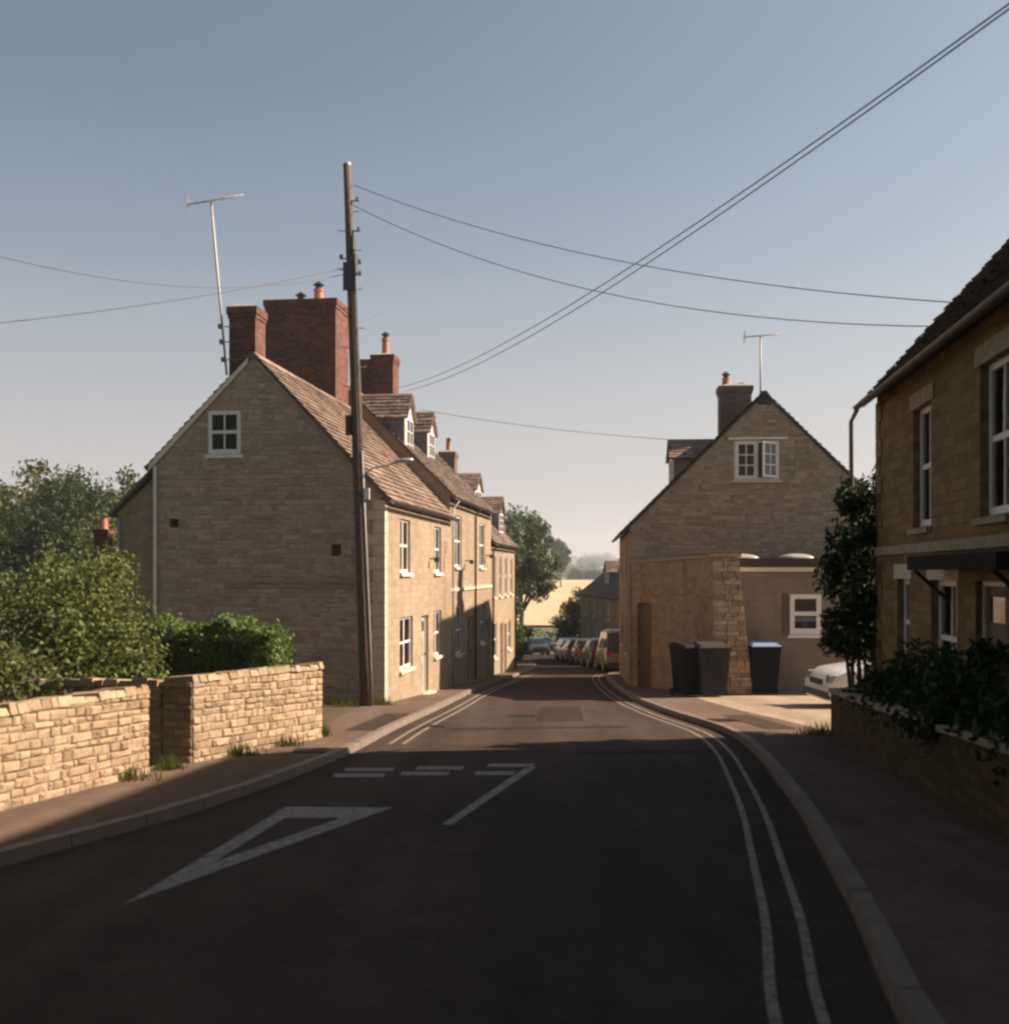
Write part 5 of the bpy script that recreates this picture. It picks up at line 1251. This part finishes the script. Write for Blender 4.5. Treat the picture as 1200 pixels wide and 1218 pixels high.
def car(loc, rz, paint, label, L=4.2, Wd=1.74, H=1.48, style='hatch', group='cars parked down the hill'):
    o = empty('parked_car', loc, rz, label, 'car', group)
    hw = Wd / 2
    # stations along y from rear (-L/2) to front: (y, shoulder z, roof z, roof half width factor, body width factor)
    if style == 'van':
        S_ = [(-.5, .80, .82, .9, .90), (-.485, 1.02, H * .93, .80, .97), (-.40, 1.05, H, .80, 1), (0, 1.04, H, .80, 1), (.16, 1.0, H * .97, .78, 1), (.30, .98, 1.02, .80, .99), (.42, .88, .92, .8, .95), (.49, .68, .72, .78, .86), (.5, .6, .62, .7, .82)]
    elif style == 'saloon':
        S_ = [(-.5, .74, .76, .8, .88), (-.485, .92, .95, .8, .94), (-.33, .95, 1.0, .78, .99), (-.21, .95, H * .97, .70, 1), (0, .93, H, .72, 1), (.10, .92, H * .97, .71, 1), (.25, .90, .94, .80, .99), (.42, .80, .84, .8, .94), (.49, .64, .68, .78, .86), (.5, .56, .58, .7, .82)]
    else:
        S_ = [(-.5, .78, .80, .84, .89), (-.485, .94, 1.0, .78, .95), (-.42, .97, H * .92, .70, .99), (-.33, .97, H * .985, .71, 1), (-.05, .95, H, .73, 1), (.09, .93, H * .96, .72, 1), (.25, .91, .95, .80, .99), (.42, .80, .84, .8, .94), (.49, .64, .68, .78, .86), (.5, .56, .58, .7, .82)]
    def ring(st):
        y, zs, zt, rw, bw = st; w = hw * bw
        return [(w * .86, .20), (w * .98, .34), (w, .55), (w * .985, zs - .09), (w * .94, zs), (hw * rw * (1 if zt > zs + .15 else 1.06), zt - .05), (hw * rw * .8, zt), (0, zt + .012)]
    def pts(st):
        r_ = ring(st); y = st[0] * L
        full = [(x, y, z) for x, z in r_] + [(-x, y, z) for x, z in r_[-2::-1]]
        return full
    b = MB(); rings = [[b.bm.verts.new(p) for p in pts(s_)] for s_ in S_]; n = len(rings[0])
    glass = []
    for i, (A_, B_) in enumerate(zip(rings, rings[1:])):
        for k in range(n - 1):
            f = b.bm.faces.new([A_[k], A_[k + 1], B_[k + 1], B_[k]])
            zt0, zs0, zt1, zs1 = S_[i][2], S_[i][1], S_[i + 1][2], S_[i + 1][1]
            cab0, cab1 = zt0 > zs0 + .2, zt1 > zs1 + .2
            side = k in (4, n - 6); topf = k in (5, 6, 7, 8)
            if side and cab0 and cab1: glass.append((A_[k].co.copy(), A_[k + 1].co.copy(), B_[k + 1].co.copy(), B_[k].co.copy(), .06, .12))
            if (cab0 != cab1) and k in (5, 6, 7, 8) : glass.append((A_[k].co.copy(), A_[k + 1].co.copy(), B_[k + 1].co.copy(), B_[k].co.copy(), .0, .10))
        b.bm.faces.new([A_[0], B_[0], B_[-1], A_[-1]])
    b.bm.faces.new(rings[0]); b.bm.faces.new(rings[-1])
    bo = b.build('body', paint, o, smooth=False)
    md = bo.modifiers.new('bev', 'BEVEL'); md.width = .03; md.segments = 2; md.limit_method = 'ANGLE'; md.angle_limit = R(25)
    for p_ in bo.data.polygons: p_.use_smooth = True
    g = MB()
    for (a, b_, c, d, ins, ins2) in glass:
        nrm = (b_ - a).cross(d - a).normalized(); ce = (a + b_ + c + d) / 4
        if nrm.dot(ce - Vector((0, 0, .9))) < 0: nrm = -nrm
        q4 = [ce + (p_ - ce) * (.93 if ins else .97) + nrm * .008 for p_ in (a, b_, c, d)]
        g.face([tuple(p_) for p_ in q4])
    g.build('windows', M['carglass'], o)
    for sx in (-1, 1):
        for yy in (-.31 * L, .31 * L):
            a = MB(); a.tube([(sx * (hw - .2), yy, .33), (sx * (hw + .004), yy, .33)], .375, 22); a.build('wheel_arch', M['black'], o)
            w = MB(); w.tube([(sx * (hw - .19), yy, .31), (sx * (hw - .0), yy, .31), (sx * (hw + .018), yy, .31)], [.31, .31, .27], 22); wo_ = w.build('wheel', M['rubber'], o, smooth=False)
            rm = MB(); rm.tube([(sx * (hw + .014), yy, .31), (sx * (hw + .026), yy, .31)], [.21, .18], 14); rm.build('rim', M['rim'], wo_)
        t = MB(); t.box(*sorted((sx * hw * .62, sx * hw * .90))[:1], -L / 2 - .012, .70, sorted((sx * hw * .62, sx * hw * .90))[1], -L / 2 + .06, .90); t.build('tail_light', M['tail'], o)
        t = MB(); x0_, x1_ = sorted((sx * hw * .52, sx * hw * .84)); t.hexa([(x0_, L * .47, .58), (x1_, L * .46, .58), (x1_, L / 2 - .01, .58), (x0_, L / 2 + .012, .58), (x0_, L * .46, .72), (x1_, L * .45, .74), (x1_, L * .485, .74), (x0_, L / 2 - .01, .72)]); t.build('headlight', M['head'], o)
        t = MB(); x0_ = sx * (hw + .0); t.hexa([(x0_ - .0, .17 * L, .95), (x0_ + sx * .16, .165 * L, .96), (x0_ + sx * .16, .19 * L, .96), (x0_, .19 * L, .95), (x0_, .17 * L, 1.06), (x0_ + sx * .16, .165 * L, 1.07), (x0_ + sx * .16, .185 * L, 1.07), (x0_, .19 * L, 1.06)]); t.build('wing_mirror', paint, o)
    gr = MB(); gr.box(-hw * .42, L / 2 - .01, .50, hw * .42, L / 2 + .018, .62); gr.box(-hw * .5, L / 2 - .0, .25, hw * .5, L / 2 + .034, .36); gr.build('grille', M['black'], o)
    p_ = MB(); p_.box(-.26, -L / 2 - .016, .5, .26, -L / 2 - .004, .61); p_.build('number_plate', M['plate'], o)
    bu = MB(); bu.box(-hw * .86, -L / 2 - .03, .26, hw * .86, -L / 2 + .05, .42); bu.build('bumper', M['black'], o)
    bu = MB(); bu.box(-hw * .8, L / 2 - .05, .24, hw * .8, L / 2 + .03, .38); bu.build('bumper', M['black'], o)
    return o
col = {'beige': carpaint('beige_car_paint', (.22, .18, .14), .2), 'dark': carpaint('dark_car_paint', (.03, .028, .03)), 'blue': carpaint('blue_car_paint', (.045, .085, .16), .3), 'teal': carpaint('teal_car_paint', (.05, .10, .14), .3),
       'red': carpaint('red_car_paint', (.22, .05, .035)), 'silver': carpaint('silver_car_paint', (.42, .42, .42), .5), 'white': carpaint('white_car_paint', (.78, .77, .75))}
SL = .06
def cpos(x, y): return (x, y, gz(y) + .005)
rows_ = [(5.25, 50.0, 'beige', 'van', 1.92, 'beige people carrier parked nearest, beside the corner of the gabled house', 4.5), (4.98, 55.6, 'dark', 'hatch', 1.52, 'dark hatchback parked second in the right hand line, behind the beige carrier', 4.1),
         (4.72, 60.6, 'red', 'hatch', 1.48, 'dull red hatchback parked third in the right hand line', 4.0), (4.45, 65.6, 'blue', 'hatch', 1.48, 'blue hatchback parked fourth in the right hand line', 4.1),
         (4.4, 71.0, 'teal', 'saloon', 1.42, 'blue grey saloon parked fifth in the right hand line', 4.4), (4.55, 76.8, 'blue', 'hatch', 1.5, 'blue car with glinting headlamp at the far end of the right hand line', 4.0)]
for x, y, c, stl, hgt, lb, ll in rows_:
    o = car(cpos(x, y), ang((4.9, 55), (3.9, 71)) if y > 52 else R(2), col[c], lb, L=ll, H=hgt, style=stl); o.rotation_euler[0] = -math.atan(SL)
for x, y, c, rz, lb in [(2.75, 93, 'dark', R(188), 'dark car facing uphill on the bend at the foot of the street'), (3.9, 106, 'dark', R(185), 'second dark car on the bend, behind the first and half hidden')]:
    o = car(cpos(x, y), rz, col[c], lb, style='hatch'); o.rotation_euler[0] = (math.atan(SL) if rz > 1.5 else -math.atan(SL))
wc = car((8.85, 23.4, gz(23.4) + .1), R(94), col['white'], 'white car on the driveway in front of the garage, nose showing past the dark shrub', L=4.3, H=1.46, group=None)
wc.rotation_euler[1] = 0; wc.rotation_euler = (0, 0, R(94))
# stone wall at the bend
lw_ = empty('roadside_wall', (.9, 84, gz(84)), R(14), 'low pale stone wall on the left of the bend beyond the cottages', 'wall')
mb = MB(); mb.box(-.2, 0, -.3, .2, 9, .85); mb.build('wall_face', M['ashlar'], lw_)
mb = MB(); mb.box(-.25, -.05, .852, .25, 9.05, .95); mb.build('coping', M['sill'], lw_)

# ------------------------------------------------------------------ light, sky, air, camera
EL, AZ = 35.0, 11.0     # sun height; degrees beyond the street's right hand side
el, az = R(EL), R(AZ)
sd = Vector((math.cos(el) * math.cos(az), math.cos(el) * math.sin(az), math.sin(el)))
sl = bpy.data.lights.new('sun', 'SUN'); sl.energy = 5.0; sl.angle = R(.55); sl.color = (1.0, .81, .64)
so = bpy.data.objects.new('sun', sl); COL.objects.link(so); so.rotation_euler = sd.to_track_quat('Z', 'Y').to_euler(); so.location = (30, 20, 40)
w = bpy.data.worlds.new('World'); sc.world = w; w.use_nodes = True; nt = w.node_tree
sky = nt.nodes.new('ShaderNodeTexSky'); sky.sky_type = 'NISHITA'; sky.sun_disc = False; sky.sun_elevation = el; sky.sun_rotation = math.pi / 2 - az
sky.altitude = 100; sky.air_density = 1.0; sky.dust_density = 2.5; sky.ozone_density = 1.5
bg = nt.nodes['Background']; bg.inputs[1].default_value = .042
hs_ = nt.nodes.new('ShaderNodeHueSaturation'); hs_.inputs['Saturation'].default_value = .78; nt.links.new(sky.outputs[0], hs_.inputs['Color'])
tc = nt.nodes.new('ShaderNodeTexCoord'); sp = nt.nodes.new('ShaderNodeSeparateXYZ'); nt.links.new(tc.outputs['Generated'], sp.inputs[0])
g_ = lambda v: (v, v, v)
hz = ramp(nt, [(0.0, g_(1)), (.12, g_(.66)), (.18, g_(.44)), (.28, g_(.14)), (.40, g_(0))]); nt.links.new(sp.outputs[2], hz.inputs[0])
tinted = mix(nt, hs_.outputs[0], (.93, 1.03, 1.03), 1.0, 'MULTIPLY')
nt.links.new(mix(nt, tinted, (6.0, 5.65, 5.65), hz.outputs[0]), bg.inputs[0])

HAZE = True
if HAZE:
    hb = MB(); hb.box(-1000, -70, -12, 1000, 1800, 60)
    m = bpy.data.materials.new('air_haze'); m.use_nodes = True; n_ = m.node_tree; n_.nodes.clear()
    out = n_.nodes.new('ShaderNodeOutputMaterial'); pv = n_.nodes.new('ShaderNodeVolumePrincipled'); pv.inputs['Color'].default_value = (.92, .93, .96, 1); pv.inputs['Density'].default_value = .0005; pv.inputs['Anisotropy'].default_value = .3
    n_.links.new(pv.outputs[0], out.inputs['Volume'])
    ho = hb.build('haze', m); tag(ho, kind='stuff')

cam = bpy.data.cameras.new('camera'); co = bpy.data.objects.new('camera', cam); COL.objects.link(co); sc.camera = co
co.location = (0, 0, CAMZ); co.rotation_euler = (R(90), 0, 0)
cam.sensor_fit = 'HORIZONTAL'; cam.sensor_width = 36; cam.lens = 36 * 1286 / 1200; cam.shift_x = 0; cam.shift_y = 71 / 1200
cam.clip_start = .1; cam.clip_end = 5000
cam.dof.use_dof = True; cam.dof.focus_distance = 38; cam.dof.aperture_fstop = 1.9
sc.view_settings.view_transform = 'Standard'; sc.view_settings.look = 'None'; sc.view_settings.exposure = 1.3; sc.view_settings.gamma = 1
sc.render.engine = 'CYCLES'
sc.cycles.pixel_filter_type = 'GAUSSIAN'; sc.cycles.filter_width = 2.9
